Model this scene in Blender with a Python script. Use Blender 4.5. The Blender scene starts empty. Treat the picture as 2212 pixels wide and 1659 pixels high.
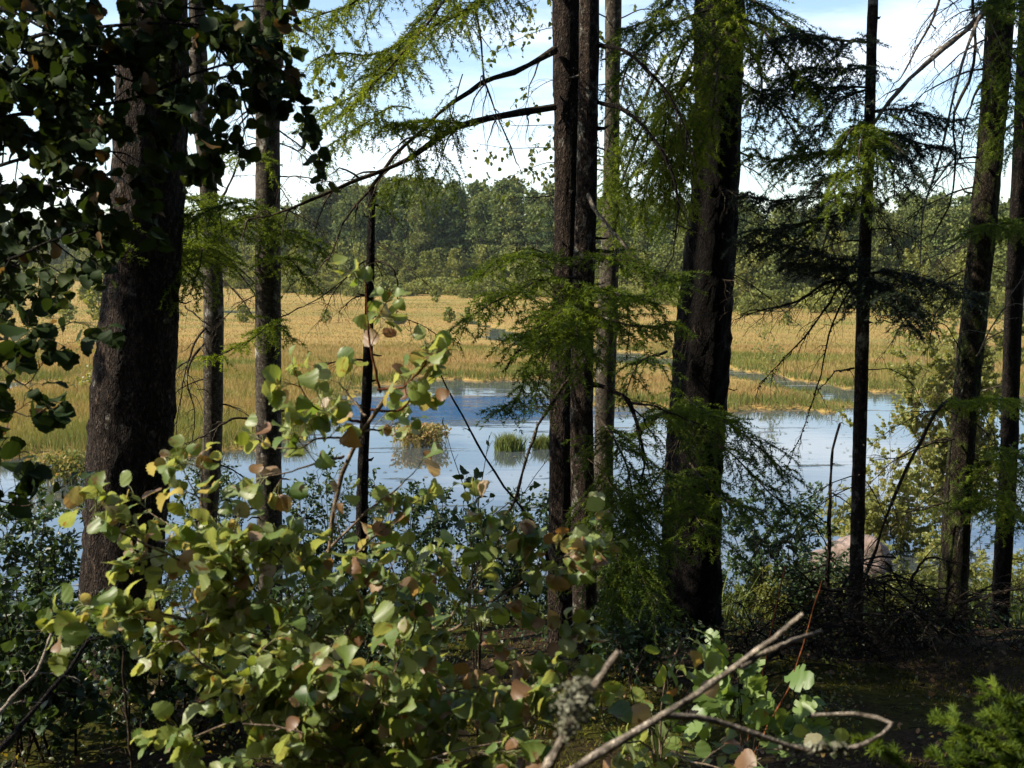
import bpy, math
import numpy as np
from mathutils import Vector

S = bpy.context.scene
COL = S.collection
R = math.radians
rng = np.random.default_rng(11)

# ------------------------------------------------------------------ camera
LENS, CAMZ, PITCH = 36.9, 5.0, R(6.63)
cam_d = bpy.data.cameras.new('camera'); cam = bpy.data.objects.new('camera', cam_d); COL.objects.link(cam)
cam.location = (0, 0, CAMZ); cam.rotation_euler = (R(90) - PITCH, 0, 0)
cam_d.lens = LENS; cam_d.sensor_width = 36; cam_d.clip_end = 5000; cam_d.clip_start = 0.05
cam_d.dof.use_dof = True; cam_d.dof.focus_distance = 7.0; cam_d.dof.aperture_fstop = 8.0
S.camera = cam

# ------------------------------------------------------------------ light
SUN_EL, SUN_AZ = R(40), R(-99)          # azimuth from +Y towards +X: the sun stands to the left, a little ahead
sd = Vector((math.sin(SUN_AZ) * math.cos(SUN_EL), math.cos(SUN_AZ) * math.cos(SUN_EL), math.sin(SUN_EL)))
sl = bpy.data.lights.new('sun', 'SUN'); so = bpy.data.objects.new('sun', sl); COL.objects.link(so)
sl.energy = 5.0; sl.angle = R(0.5); sl.color = (1.0, 0.91, 0.75)
so.rotation_euler = (-sd).to_track_quat('-Z', 'Y').to_euler(); so.location = (-20, 10, 30)
S.view_settings.view_transform = 'Standard'; S.view_settings.look = 'None'
S.view_settings.exposure = 0.95; S.view_settings.gamma = 1.0; S.view_settings.use_curve_mapping = False

wd = bpy.data.worlds.new('World'); S.world = wd; wd.use_nodes = True
nt = wd.node_tree; nt.nodes.clear()
def wn(t, **k):
    n = nt.nodes.new(t)
    for a, b in k.items(): setattr(n, a, b)
    return n
sky = wn('ShaderNodeTexSky', sky_type='NISHITA', sun_disc=False)
sky.sun_elevation = SUN_EL; sky.sun_rotation = SUN_AZ; sky.air_density = 1.0; sky.dust_density = 0.6; sky.ozone_density = 1.2
tc = wn('ShaderNodeTexCoord'); mp = wn('ShaderNodeMapping'); mp.inputs['Scale'].default_value = (1.2, 1.2, 6.5)
mp.inputs['Location'].default_value = (0.3, 0.1, 0.4)
nz = wn('ShaderNodeTexNoise'); nz.inputs['Scale'].default_value = 1.7; nz.inputs['Detail'].default_value = 9; nz.inputs['Roughness'].default_value = 0.55
rp = wn('ShaderNodeValToRGB'); rp.color_ramp.elements[0].position = 0.50; rp.color_ramp.elements[1].position = 0.74
mx = wn('ShaderNodeMixRGB'); mx.inputs['Color2'].default_value = (7.6, 8.0, 8.4, 1)
bg = wn('ShaderNodeBackground'); bg.inputs['Strength'].default_value = 0.125
ou = wn('ShaderNodeOutputWorld')
L_ = nt.links.new
L_(tc.outputs['Generated'], mp.inputs['Vector']); L_(mp.outputs[0], nz.inputs['Vector']); L_(nz.outputs['Fac'], rp.inputs['Fac'])
sx = wn('ShaderNodeSeparateXYZ'); mr = wn('ShaderNodeMapRange', interpolation_type='SMOOTHSTEP'); ml = wn('ShaderNodeMath', operation='MULTIPLY')
mr.inputs['From Min'].default_value = .62; mr.inputs['From Max'].default_value = .34
L_(tc.outputs['Generated'], sx.inputs[0]); L_(sx.outputs['Z'], mr.inputs['Value']); L_(mr.outputs[0], ml.inputs[0]); L_(rp.outputs['Color'], ml.inputs[1])
L_(ml.outputs[0], mx.inputs['Fac']); L_(sky.outputs[0], mx.inputs['Color1']); L_(mx.outputs[0], bg.inputs['Color']); L_(bg.outputs[0], ou.inputs['Surface'])

# ------------------------------------------------------------------ pixel -> place (photo measured on a 2212 x 1659 view)
def ray(px, py):
    fx = (px - 1106) / 2212 * 36 / LENS; fy = -(py - 829.5) / 2212 * 36 / LENS
    return np.array([fx, math.cos(PITCH) + fy * math.sin(PITCH), -math.sin(PITCH) + fy * math.cos(PITCH)])
def at(px, py, Y):
    d = ray(px, py); return np.array([0, 0, CAMZ]) + d * (Y / d[1])
def on_water(px, py, z=0.0):
    d = ray(px, py); return np.array([0, 0, CAMZ]) + d * ((z - CAMZ) / d[2])
def mpp(Y): return Y * 36 / LENS / 2212
def bumpy(x, y, s=1.0):
    return (np.sin(x * 1.7 * s + 1.3 * np.sin(y * 1.1 * s)) + np.sin(y * 2.3 * s + 1.7 * np.sin(x * .9 * s + 2)) + .6 * np.sin(x * 4.1 * s + y * 3.3 * s)) / 2.6
def gz(x, y):
    z = np.interp(y, [-30, -8, 0, 3.5, 6, 7.5, 8.5, 10, 12, 13.5, 16, 24], [4.2, 3.5, 3.3, 3.05, 2.62, 2.26, 1.98, 1.4, .5, -.15, -.9, -1.4])
    lo = np.clip((-x - 1.5) / 2, 0, 1) * np.clip((y - 5.5) / 3, 0, 1) * np.clip((15 - y) / 3, 0, 1)
    return z - .35 * lo + .07 * bumpy(x, y) + .03 * bumpy(x, y, 3.1)

# ------------------------------------------------------------------ mesh collecting
ORG = {}
class MB:
    def __init__(s): s.V = []; s.F = []; s.T = []; s.n = 0
    def add(s, V, F, t=0.5):
        V = np.asarray(V, float).reshape(-1, 3); F = np.asarray(F, int)
        s.V.append(V); s.F.append(F + s.n); s.n += len(V)
        s.T.append(np.broadcast_to(np.asarray(t, float), (len(V),)))
    def build(s, name, mat, parent=None, smooth=True, loc=None):
        V = np.concatenate(s.V); T = np.concatenate(s.T)
        if parent is not None: org = ORG[parent.name]
        else: org = np.array(loc if loc is not None else (0, 0, 0), float)
        V = V - org
        me = bpy.data.meshes.new(name)
        me.vertices.add(len(V)); me.vertices.foreach_set('co', V.astype(np.float32).ravel())
        li = np.concatenate([f.ravel() for f in s.F]); tot = np.concatenate([np.full(len(f), f.shape[1]) for f in s.F])
        st = np.concatenate([[0], np.cumsum(tot)[:-1]])
        me.loops.add(len(li)); me.loops.foreach_set('vertex_index', li.astype(np.int32))
        me.polygons.add(len(tot)); me.polygons.foreach_set('loop_start', st.astype(np.int32))
        try: me.polygons.foreach_set('loop_total', tot.astype(np.int32))
        except Exception: pass
        me.polygons.foreach_set('use_smooth', np.full(len(tot), smooth))
        a = me.attributes.new('tint', 'FLOAT', 'POINT'); a.data.foreach_set('value', T.astype(np.float32))
        me.materials.append(mat); me.update(); me.validate()
        o = bpy.data.objects.new(name, me); COL.objects.link(o)
        if parent is not None: o.parent = parent
        else: o.location = org
        ORG[o.name] = org
        return o
def tag(o, label=None, cat=None, group=None, kind=None):
    for k, v in (('label', label), ('category', cat), ('group', group), ('kind', kind)):
        if v: o[k] = v
    return o
def thing(name, loc, label, cat, group=None):
    o = bpy.data.objects.new(name, None); COL.objects.link(o); o.location = loc; o.empty_display_size = .2
    ORG[o.name] = np.array(loc, float); return tag(o, label, cat, group)

def nrm(a): return a / np.maximum(np.linalg.norm(a, axis=-1, keepdims=True), 1e-9)
def spl(pts, n):
    P = np.asarray(pts, float)
    if len(P) == 2: return P[0] + (P[1] - P[0]) * np.linspace(0, 1, n)[:, None]
    Q = np.vstack([2 * P[0] - P[1], P, 2 * P[-1] - P[-2]]); out = []
    d = np.r_[0, np.cumsum(np.linalg.norm(np.diff(P, axis=0), axis=1))]
    for s in np.linspace(0, d[-1], n):
        i = min(np.searchsorted(d, s, 'right') - 1, len(P) - 2); t = (s - d[i]) / max(d[i + 1] - d[i], 1e-9)
        a, b, c, e = Q[i], Q[i + 1], Q[i + 2], Q[i + 3]
        out.append(.5 * (2 * b + (c - a) * t + (2 * a - 5 * b + 4 * c - e) * t * t + (3 * b - a - 3 * c + e) * t ** 3))
    return np.array(out)
def tubes(mb, P, r0, r1, k=4, t=0.5, rough=0.0):
    """P (m,n,3); radius goes r0 -> r1 along each polyline"""
    P = np.asarray(P, float)
    if P.ndim == 2: P = P[None]
    m, n, _ = P.shape
    T = nrm(np.gradient(P, axis=1)); mean = nrm(P[:, -1] - P[:, 0])
    ref = np.where(np.abs(mean[:, 2:3]) > .75, np.array([[.95, .31, 0.02]]), np.array([[.02, .05, 1.]]))[:, None, :]
    U = nrm(np.cross(T, np.broadcast_to(ref, T.shape))); V = np.cross(T, U)
    r0 = np.broadcast_to(np.asarray(r0, float), (m,)); r1 = np.broadcast_to(np.asarray(r1, float), (m,))
    rad = r0[:, None] + (r1 - r0)[:, None] * np.linspace(0, 1, n)[None]
    if rough: rad = rad * (1 + rough * rng.standard_normal(rad.shape))
    a = np.arange(k) / k * 2 * math.pi
    X = P[:, :, None] + rad[:, :, None, None] * (np.cos(a)[None, None, :, None] * U[:, :, None] + np.sin(a)[None, None, :, None] * V[:, :, None])
    if rough: X = X + rad[:, :, None, None] * rough * .6 * rng.standard_normal(X.shape)
    i = np.arange(n - 1)[:, None]; j = np.arange(k)[None]
    q = np.stack([i * k + j, i * k + (j + 1) % k, (i + 1) * k + (j + 1) % k, (i + 1) * k + j], -1).reshape(-1, 4)
    F = (q[None] + (np.arange(m) * n * k)[:, None, None]).reshape(-1, 4)
    tt = t if np.isscalar(t) else np.repeat(t, n * k)
    mb.add(X.reshape(-1, 3), F, tt)
def kids(P, cnt, t0=.1, t1=1., L=.3, ang=55, mode='flat', droop=.2, n2=5, wob=.06, Lvar=.35, taper=.55, lift=0.):
    P = np.asarray(P, float)
    if P.ndim == 2: P = P[None]
    m, n, _ = P.shape
    t = np.clip(np.linspace(t0, t1, cnt)[None] + rng.uniform(-.5, .5, (m, cnt)) * (t1 - t0) / cnt, 0, 1)
    f = t * (n - 1); i = np.minimum(f.astype(int), n - 2); fr = (f - i)[..., None]
    r_ = np.arange(m)[:, None]
    base = P[r_, i] * (1 - fr) + P[r_, i + 1] * fr; T = nrm(P[r_, i + 1] - P[r_, i])
    side = nrm(np.cross(T, np.array([0.03, .02, 1.]))); up = np.cross(side, T)
    if mode == 'flat':
        az = np.where((np.arange(cnt)[None] + rng.integers(0, 2, (m, 1))) % 2 == 0, 0, math.pi) + rng.normal(0, .35, (m, cnt))
    else: az = rng.uniform(0, 2 * math.pi, (m, cnt))
    a = R(ang) + rng.normal(0, .18, (m, cnt))
    D = np.cos(a)[..., None] * T + np.sin(a)[..., None] * (np.cos(az)[..., None] * side + np.sin(az)[..., None] * up)
    if mode == 'hang': D = nrm(D * .55 + np.array([0, 0, -1.]))
    D[..., 2] += lift; D = nrm(D)
    Lvar = .65 if mode == 'hang' else Lvar
    LL = L * (1 - taper * (t - t0) / max(t1 - t0, 1e-6)) * np.exp(rng.normal(0, Lvar, (m, cnt)))
    s = np.linspace(0, 1, n2)
    X = base[:, :, None] + D[:, :, None] * (LL[..., None] * s)[..., None]
    X[..., 2] -= droop * LL[..., None] * s ** 2
    w = np.cumsum(rng.standard_normal(X.shape) * wob, axis=2) * (LL[..., None] / n2)[..., None] * 1.6; w -= w[:, :, :1]
    return (X + w).reshape(m * cnt, n2, 3)
def sample(P, num, t0=0., t1=1.):
    P = np.asarray(P, float)
    if P.ndim == 2: P = P[None]
    m, n, _ = P.shape
    ln = np.linalg.norm(np.diff(P, axis=1), axis=2).sum(1)
    w = rng.choice(m, num, p=ln / ln.sum()); f = rng.uniform(t0, t1, num) * (n - 1); i = np.minimum(f.astype(int), n - 2); fr = (f - i)[:, None]
    return P[w, i] * (1 - fr) + P[w, i + 1] * fr, nrm(P[w, i + 1] - P[w, i]), w, ln.sum()
def needles(mb, P, dens=220, L=.017, w=.0028, tint=.5):
    ln = np.linalg.norm(np.diff(P, axis=1), axis=2).sum()
    N = int(ln * dens * 1.5); w = w * 1.8; L = L * (1.42 if L > .015 else 1.1)
    if N < 3: return
    p, T, wi, _ = sample(P, N)
    rd = rng.standard_normal((N, 3)); rd[:, 2] += .35; rd = nrm(rd - (rd * T).sum(1, keepdims=True) * T)
    a = rng.normal(R(50), .2, N)[:, None]; D = np.cos(a) * T + np.sin(a) * rd
    l = (L * rng.uniform(.7, 1.2, N))[:, None]
    sd_ = nrm(np.cross(D, rng.standard_normal((N, 3)))) * w * .5
    V = np.stack([p - sd_, p + sd_, p + D * l], 1).reshape(-1, 3)
    tw = rng.normal(0, .13, len(P))[wi]
    mb.add(V, np.arange(3 * N).reshape(-1, 3), np.repeat(np.clip(tint + tw + rng.normal(0, .06, N), 0, 1), 3))

# ------------------------------------------------------------------ leaf outlines: half widths at stations along the midrib
def leaf_template(st, fold=.18, curl=.25):
    st = np.array(st); y, x, ys = st[:, 0], st[:, 1], st[:, 2]; n = len(st)
    V = []; F = []
    for i in range(n): V.append((0, y[i], -curl * (y[i] - .3) ** 2))
    for sg in (-1, 1):
        for i in range(n): V.append((sg * x[i], ys[i], fold * x[i] - curl * (ys[i] - .3) ** 2))
    for k, sg in ((1, -1), (2, 1)):
        for i in range(n - 1):
            q = [i, i + 1, k * n + i + 1, k * n + i]
            F.append(q if sg < 0 else q[::-1])
    return np.array(V, float), np.array(F)
def serr(n, prof, tooth):
    o = [(0, 0, 0)]
    for i in range(1, n):
        t = i / n; w = prof(t); k = tooth if i % 2 else -tooth
        o.append((t, w * (1 + k), t + (.02 if i % 2 else -.01)))
    o.append((1, 0.0, 1)); return o
TPL = {
    'aspen': leaf_template(serr(13, lambda t: .52 * math.sin(math.pi * t ** .78) ** .62, .06), .16, .5),
    'birch': leaf_template(serr(9, lambda t: .42 * math.sin(math.pi * t ** .62) ** .9, .05), .15, .4),
    'small': leaf_template([(0, 0, 0), (.2, .2, .22), (.5, .29, .5), (.8, .18, .78), (1, 0, 1)], .2, .5),
    'oak': leaf_template([(0, 0, 0), (.12, .06, .10), (.2, .17, .17), (.28, .2, .3), (.33, .1, .33), (.42, .28, .38), (.5, .32, .53), (.55, .16, .54), (.63, .36, .62), (.72, .34, .76), (.76, .18, .74), (.85, .24, .86), (.93, .2, .97), (1, 0, 1.02)], .12, .3),
    'card': (np.array([(-.5, 0, 0), (.5, .1, .1), (.45, .8, -.05), (-.35, .95, .08)]), np.array([[0, 1, 2, 3]])),
}
def leaves(mb, pos, D, size, tpl, pet=.35, hang=.35, up=.7, tint=None, svar=.3, petmb=None):
    V0, F0 = TPL[tpl]; N = len(pos)
    B = nrm(D * .5 + rng.standard_normal((N, 3)) * .55 + np.array([0, 0, -hang]))
    C = rng.standard_normal((N, 3)) * .55 + up * np.array([-.55, -.25, .85]);   # blades turn to the light
    C = nrm(C - (C * B).sum(1, keepdims=True) * B)
    A = np.cross(B, C)
    s = (size * np.clip(np.exp(rng.normal(0, svar, N)), .45, 1.35))[:, None]
    pd = nrm(B * .6 + D * .6); p = pos + pd * s * pet
    vs = V0[None] * np.ones((N, 1, 1)); vs[:, :, 2] *= rng.uniform(-.6, 2.2, N)[:, None]
    if len(V0) > 12: vs[:, :, 2] += rng.normal(0, .014, vs.shape[:2]) + .07 * np.sin(V0[None, :, 1] * 5 + rng.uniform(0, 6, N)[:, None]) * np.sign(V0[None, :, 0]); vs[:, :, 0] *= rng.uniform(.8, 1.1, N)[:, None]
    X = p[:, None] + s[:, None] * (vs[:, :, :1] * A[:, None] + vs[:, :, 1:2] * B[:, None] + vs[:, :, 2:] * C[:, None])
    F = (F0[None] + (np.arange(N) * len(V0))[:, None, None]).reshape(-1, F0.shape[1])
    if tint is None: tint = rng.uniform(0, .8, N)
    mb.add(X.reshape(-1, 3), F, np.repeat(tint, len(V0)))
    if petmb is not None and pet > .2:
        mid = (pos + p) / 2 + np.array([0, 0, .15]) * s * pet
        tubes(petmb, np.stack([pos, mid, p], 1), .0009, .0006, 3, .8)

# ------------------------------------------------------------------ materials
def mat(name):
    m = bpy.data.materials.new(name); m.use_nodes = True; t = m.node_tree
    for n in list(t.nodes):
        if n.type != 'OUTPUT_MATERIAL': t.nodes.remove(n)
    return m, t, next(n for n in t.nodes if n.type == 'OUTPUT_MATERIAL')
def N_(t, typ, ins=None, **k):
    n = t.nodes.new(typ)
    for a, b in k.items(): setattr(n, a, b)
    for a, b in (ins or {}).items(): n.inputs[a].default_value = b
    return n
def ramp(t, src, stops, interp='LINEAR'):
    n = t.nodes.new('ShaderNodeValToRGB'); n.color_ramp.interpolation = interp; e = n.color_ramp.elements
    while len(e) < len(stops): e.new(.5)
    for i, (p, c) in enumerate(stops): e[i].position = p; e[i].color = (*c, 1) if len(c) == 3 else c
    t.links.new(src, n.inputs['Fac']); return n.outputs['Color']
def coords(t, scale=(1, 1, 1)):
    c = N_(t, 'ShaderNodeTexCoord'); m = N_(t, 'ShaderNodeMapping', {'Scale': scale}); t.links.new(c.outputs['Object'], m.inputs['Vector']); return m.outputs[0]
def noise(t, vec, sc, det=4, rough=.55, dist=0):
    n = N_(t, 'ShaderNodeTexNoise', {'Scale': sc, 'Detail': det, 'Roughness': rough, 'Distortion': dist}); t.links.new(vec, n.inputs['Vector']); return n.outputs['Fac']
def mixc(t, fac, a, b, mode='MIX'):
    n = t.nodes.new('ShaderNodeMixRGB'); n.blend_type = mode
    for i, v in (('Fac', fac), ('Color1', a), ('Color2', b)):
        if hasattr(v, 'links'): t.links.new(v, n.inputs[i])
        elif isinstance(v, (int, float)): n.inputs[i].default_value = v
        else: n.inputs[i].default_value = (*v, 1)
    return n.outputs[0]
def bump(t, h, st, dist):
    n = N_(t, 'ShaderNodeBump', {'Strength': st, 'Distance': dist}); t.links.new(h, n.inputs['Height']); return n.outputs[0]
def princ(t, out, col, rough=.8, nor=None, spec=.3, **k):
    p = N_(t, 'ShaderNodeBsdfPrincipled', {'Roughness': rough, 'Specular IOR Level': spec})
    if hasattr(col, 'links'): t.links.new(col, p.inputs['Base Color'])
    else: p.inputs['Base Color'].default_value = (*col, 1)
    if nor is not None: t.links.new(nor, p.inputs['Normal'])
    if out is not None: t.links.new(p.outputs[0], out.inputs['Surface'])
    return p
def attr(t): return N_(t, 'ShaderNodeAttribute', attribute_name='tint').outputs['Fac']

def bark(name, lo, hi, lich=(.20, .19, .17), lamt=.62, sc=(14, 14, 5), bst=1., scale=1.):
    m, t, o = mat(name); v = coords(t, tuple(s * scale for s in sc))
    vo = N_(t, 'ShaderNodeTexVoronoi', {'Scale': 2.3, 'Randomness': 1.0}, feature='DISTANCE_TO_EDGE')
    nv = N_(t, 'ShaderNodeTexNoise', {'Scale': 1.5, 'Detail': 4.0}); t.links.new(v, nv.inputs['Vector'])
    sv = N_(t, 'ShaderNodeVectorMath', operation='SCALE'); sv.inputs['Scale'].default_value = 2.6; t.links.new(nv.outputs['Color'], sv.inputs[0])
    wv = N_(t, 'ShaderNodeVectorMath', operation='ADD'); t.links.new(v, wv.inputs[0]); t.links.new(sv.outputs[0], wv.inputs[1]); t.links.new(wv.outputs[0], vo.inputs['Vector'])
    cr = ramp(t, vo.outputs['Distance'], [(0, (.25,) * 3), (.3, (1, 1, 1))])
    n1 = noise(t, v, 2.2, 8, .65); c = ramp(t, n1, [(.36, lo), (.66, hi)])
    c = mixc(t, cr, tuple(x * .45 for x in lo), c)
    n2 = noise(t, coords(t, (9 * scale, 9 * scale, 6 * scale)), 1.2, 6, .7)
    c = mixc(t, ramp(t, n2, [(lamt, (0, 0, 0)), (lamt + .08, (1, 1, 1))]), c, lich)
    fl = noise(t, coords(t, (46 * scale, 46 * scale, 30 * scale)), 1.0, 5, .75)
    c = mixc(t, 1., c, ramp(t, fl, [(.36, (.35, .34, .33)), (.5, (.95, .95, .95)), (.66, (1.9, 1.85, 1.75))]), 'MULTIPLY')
    h = mixc(t, .5, mixc(t, .5, cr, n1, 'ADD'), fl, 'ADD')
    princ(t, o, c, .9, bump(t, h, bst, .022), .12); return m
BARK_OLD = bark('scaly_bark', (.018, .012, .009), (.085, .062, .048), (.16, .15, .13), .60)
BARK_SPRUCE = bark('spruce_bark', (.022, .015, .011), (.10, .072, .055), (.24, .23, .19), .54, (22, 22, 10), .8)
BARK_DARK = bark('dark_bark', (.010, .0075, .006), (.036, .028, .022), (.07, .062, .055), .64, (18, 18, 7), .8)
BARK_SHADED = bark('shaded_bark', (.006, .0045, .004), (.015, .011, .009), (.03, .026, .024), .68, (18, 18, 7), .9)  # shade on the stout trunk is put into this bark colour
BARK_SMOOTH = bark('smooth_grey_bark', (.045, .036, .026), (.11, .095, .072), (.24, .23, .20), .60, (9, 9, 22), .25)
BARK_TWIG = bark('twig_bark', (.025, .018, .012), (.10, .075, .05), (.20, .20, .15), .58, (40, 40, 40), .4)
BARK_MOSSY = bark('mossy_bark', (.018, .014, .009), (.075, .058, .042), (.06, .075, .018), .50, (20, 20, 8), .9)
BARK_DEAD = bark('grey_deadwood', (.20, .165, .125), (.46, .40, .33), (.15, .125, .08), .60, (30, 30, 60), .5)
BARK_PALE = bark('pale_stem_bark', (.14, .10, .07), (.30, .24, .18), (.42, .38, .32), .60, (30, 30, 30), .3)
BARK_RED = bark('red_shoot_bark', (.10, .032, .012), (.20, .075, .03), (.30, .20, .10), .64, (30, 30, 15), .2)

def leafmat(name, stops, trans=1.6, tmix=.45, rough=.42, spots=None, spotsc=55, gl=.35, under=None):
    m, t, o = mat(name); a = attr(t); c = ramp(t, a, stops)
    if under: c = mixc(t, N_(t, 'ShaderNodeNewGeometry').outputs['Backfacing'], c, mixc(t, .55, c, under))
    if spots: c = mixc(t, ramp(t, noise(t, coords(t), spotsc, 3, .6), [(.60, (0, 0, 0)), (.68, (1, 1, 1))]), c, spots)
    if spots: c = mixc(t, ramp(t, noise(t, coords(t), 30, 5, .7), [(.35, (.55, .6, .5)), (.65, (1.15, 1.12, 1.1))]), (0, 0, 0), c, 'MULTIPLY') if False else mixc(t, 1., c, ramp(t, noise(t, coords(t), 30, 5, .7), [(.32, (.78, .80, .70)), (.58, (1, 1, 1))]), 'MULTIPLY')
    p = princ(t, None, c, rough, None, gl)
    tr = N_(t, 'ShaderNodeBsdfTranslucent'); tcx = mixc(t, 1., c, (trans * 1.15, trans * 1.0, trans * .45), 'MULTIPLY'); t.links.new(tcx, tr.inputs['Color'])
    mxs = N_(t, 'ShaderNodeMixShader', {'Fac': tmix}); t.links.new(p.outputs[0], mxs.inputs[1]); t.links.new(tr.outputs[0], mxs.inputs[2]); t.links.new(mxs.outputs[0], o.inputs['Surface'])
    return m
GREENS = [(0, (.06, .115, .030)), (.35, (.115, .175, .045)), (.6, (.18, .22, .05)), (.80, (.25, .29, .12)), (.84, (.22, .13, .06)), (.92, (.18, .09, .045)), (1, (.42, .31, .21))]
ASPEN = leafmat('aspen_leaf', GREENS, 2.0, .40, .46, (.15, .08, .025), 42, .5, (.24, .28, .17))
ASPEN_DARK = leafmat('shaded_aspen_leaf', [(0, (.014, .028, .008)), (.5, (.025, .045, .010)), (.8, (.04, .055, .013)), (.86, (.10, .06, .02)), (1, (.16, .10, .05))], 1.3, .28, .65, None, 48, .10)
BIRCH = leafmat('birch_leaf', [(0, (.045, .075, .02)), (.8, (.12, .14, .03)), (1, (.22, .17, .04))], 1.7, .4)
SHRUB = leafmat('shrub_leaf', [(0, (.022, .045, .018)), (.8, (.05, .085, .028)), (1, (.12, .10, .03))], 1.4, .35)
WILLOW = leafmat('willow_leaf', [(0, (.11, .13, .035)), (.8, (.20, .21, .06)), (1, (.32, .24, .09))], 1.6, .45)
OAK = leafmat('oak_leaf', [(0, (.11, .18, .05)), (1, (.20, .27, .08))], 1.6, .4)
FLOORLEAF = leafmat('ground_plant_leaf', [(0, (.03, .05, .012)), (.55, (.09, .11, .02)), (.8, (.17, .14, .02)), (1, (.19, .10, .03))], 1.5, .4)
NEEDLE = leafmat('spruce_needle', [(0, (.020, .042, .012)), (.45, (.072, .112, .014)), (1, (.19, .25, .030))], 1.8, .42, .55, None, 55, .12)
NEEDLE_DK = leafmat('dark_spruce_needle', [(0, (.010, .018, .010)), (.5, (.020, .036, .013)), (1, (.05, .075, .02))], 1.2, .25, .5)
FARPINE = leafmat('far_pine_foliage', [(0, (.048, .080, .032)), (.5, (.112, .145, .045)), (1, (.20, .21, .066))], 1.2, .25, .8, None, 1, .1)
FARBIRCH = leafmat('far_birch_foliage', [(0, (.10, .125, .035)), (1, (.24, .25, .075))], 1.3, .3, .8, None, 1, .1)
SEDGE = leafmat('sedge_blade', [(0, (.085, .12, .028)), (.35, (.17, .18, .045)), (.6, (.285, .215, .084)), (.85, (.36, .240, .108)), (1, (.14, .07, .04))], 1.2, .3, .7, None, 1, .15)
LILY = leafmat('lily_pad', [(0, (.09, .11, .04)), (1, (.20, .16, .08))], .6, .1, .4)

def m_bog():
    m, t, o = mat('bog_ground'); v = coords(t, (.012, .045, 1)); v2 = coords(t, (.25, .6, 1))
    big = noise(t, v, 3.2, 6, .6); fine = noise(t, v2, 2.0, 8, .7)
    c = ramp(t, big, [(.34, (.17, .17, .05)), (.46, (.30, .205, .066)), (.58, (.38, .23, .085)), (.72, (.26, .21, .065))])
    c = mixc(t, ramp(t, fine, [(.30, (0, 0, 0)), (.62, (1, 1, 1))]), (.20, .17, .055), c)
    princ(t, o, c, .95, bump(t, fine, .9, .25), .05); return m
def m_floor():
    m, t, o = mat('forest_floor'); v = coords(t)
    a = noise(t, v, .9, 6, .6); b = noise(t, v, 38, 6, .75)
    c = ramp(t, b, [(.35, (.012, .008, .005)), (.5, (.04, .026, .015)), (.68, (.10, .065, .04))])
    mo = ramp(t, noise(t, v, 24, 5, .7), [(.3, (.012, .016, .004)), (.7, (.085, .080, .012))])
    c = mixc(t, ramp(t, a, [(.48, (0, 0, 0)), (.56, (1, 1, 1))]), c, mo)
    princ(t, o, c, 1., bump(t, b, 1., .03), .05); return m
def m_water():
    m, t, o = mat('pond_water'); v = coords(t)
    sep = N_(t, 'ShaderNodeSeparateXYZ'); t.links.new(v, sep.inputs[0])
    nz_ = noise(t, coords(t, (.10, .45, 1)), 1.0, 5, .6)
    def mth(op, a, b=None, c=None):
        n = N_(t, 'ShaderNodeMath', operation=op)
        for i, x in enumerate((a, b, c)):
            if x is None: continue
            if hasattr(x, 'links'): t.links.new(x, n.inputs[i])
            else: n.inputs[i].default_value = x
        return n.outputs[0]
    def ss(x, a, b):
        n = N_(t, 'ShaderNodeMapRange', {'From Min': a, 'From Max': b}, interpolation_type='SMOOTHSTEP'); t.links.new(x, n.inputs['Value']); return n.outputs[0]
    y_, x_ = sep.outputs['Y'], sep.outputs['X']
    base = mth('MULTIPLY', mth('MULTIPLY', ss(y_, 29.5, 35.0), ss(y_, 41.5, 36.8)), mth('MULTIPLY', ss(x_, -21, -12), ss(x_, 6, -1)))
    nf = noise(t, coords(t, (.5, 2.2, 1)), 1.0, 4, .6)
    br = mth('ADD', mth('MULTIPLY', mth('SUBTRACT', nz_, .5), 1.9), mth('MULTIPLY', mth('SUBTRACT', nf, .5), 1.5))
    m0 = ss(mth('ADD', base, br), .25, .95)
    sp = ss(noise(t, coords(t, (1.1, 1.5, 1)), 1.0, 3, .65), .34, .56)
    mask = mth('MULTIPLY', m0, mth('ADD', mth('MULTIPLY', sp, .4), .6))
    w1 = noise(t, coords(t, (.45, .9, 1)), 1.9, 5, .75); w0 = noise(t, coords(t, (.5, 1.6, 1)), 1.5, 2, .5)
    b1 = N_(t, 'ShaderNodeBump', {'Strength': 1.0, 'Distance': .3}); t.links.new(mth('MULTIPLY', w1, mask), b1.inputs['Height'])
    b2 = N_(t, 'ShaderNodeBump', {'Strength': .5, 'Distance': .003}); t.links.new(w0, b2.inputs['Height']); t.links.new(b1.outputs[0], b2.inputs['Normal'])
    col = mixc(t, m0, (.05, .06, .06), (.006, .070, .18))
    p = princ(t, o, col, .04, b2.outputs[0], .5); t.links.new(mth('SUBTRACT', 4.2, mth('MULTIPLY', m0, 2.87)), p.inputs['IOR'])
    t.links.new(mth('ADD', mth('MULTIPLY', mask, .05), .03), p.inputs['Roughness']); return m
def m_rock():
    m, t, o = mat('pink_granite'); v = coords(t)
    c = ramp(t, noise(t, v, 5, 8, .7), [(.3, (.10, .075, .06)), (.55, (.26, .19, .16)), (.75, (.36, .29, .26))])
    c = mixc(t, ramp(t, noise(t, v, 4.1, 7, .7), [(.47, (0, 0, 0)), (.60, (1, 1, 1))]), c, (.05, .045, .035))
    princ(t, o, c, .9, bump(t, noise(t, v, 22, 6, .7), .6, .03), .2); return m
def m_lichen():
    m, t, o = mat('grey_lichen'); v = coords(t)
    c = ramp(t, noise(t, v, 60, 4, .7), [(.35, (.10, .10, .06)), (.55, (.22, .22, .16)), (.75, (.46, .46, .38))])
    princ(t, o, c, .95, bump(t, noise(t, v, 150, 3, .6), .8, .01), .1); return m
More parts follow.
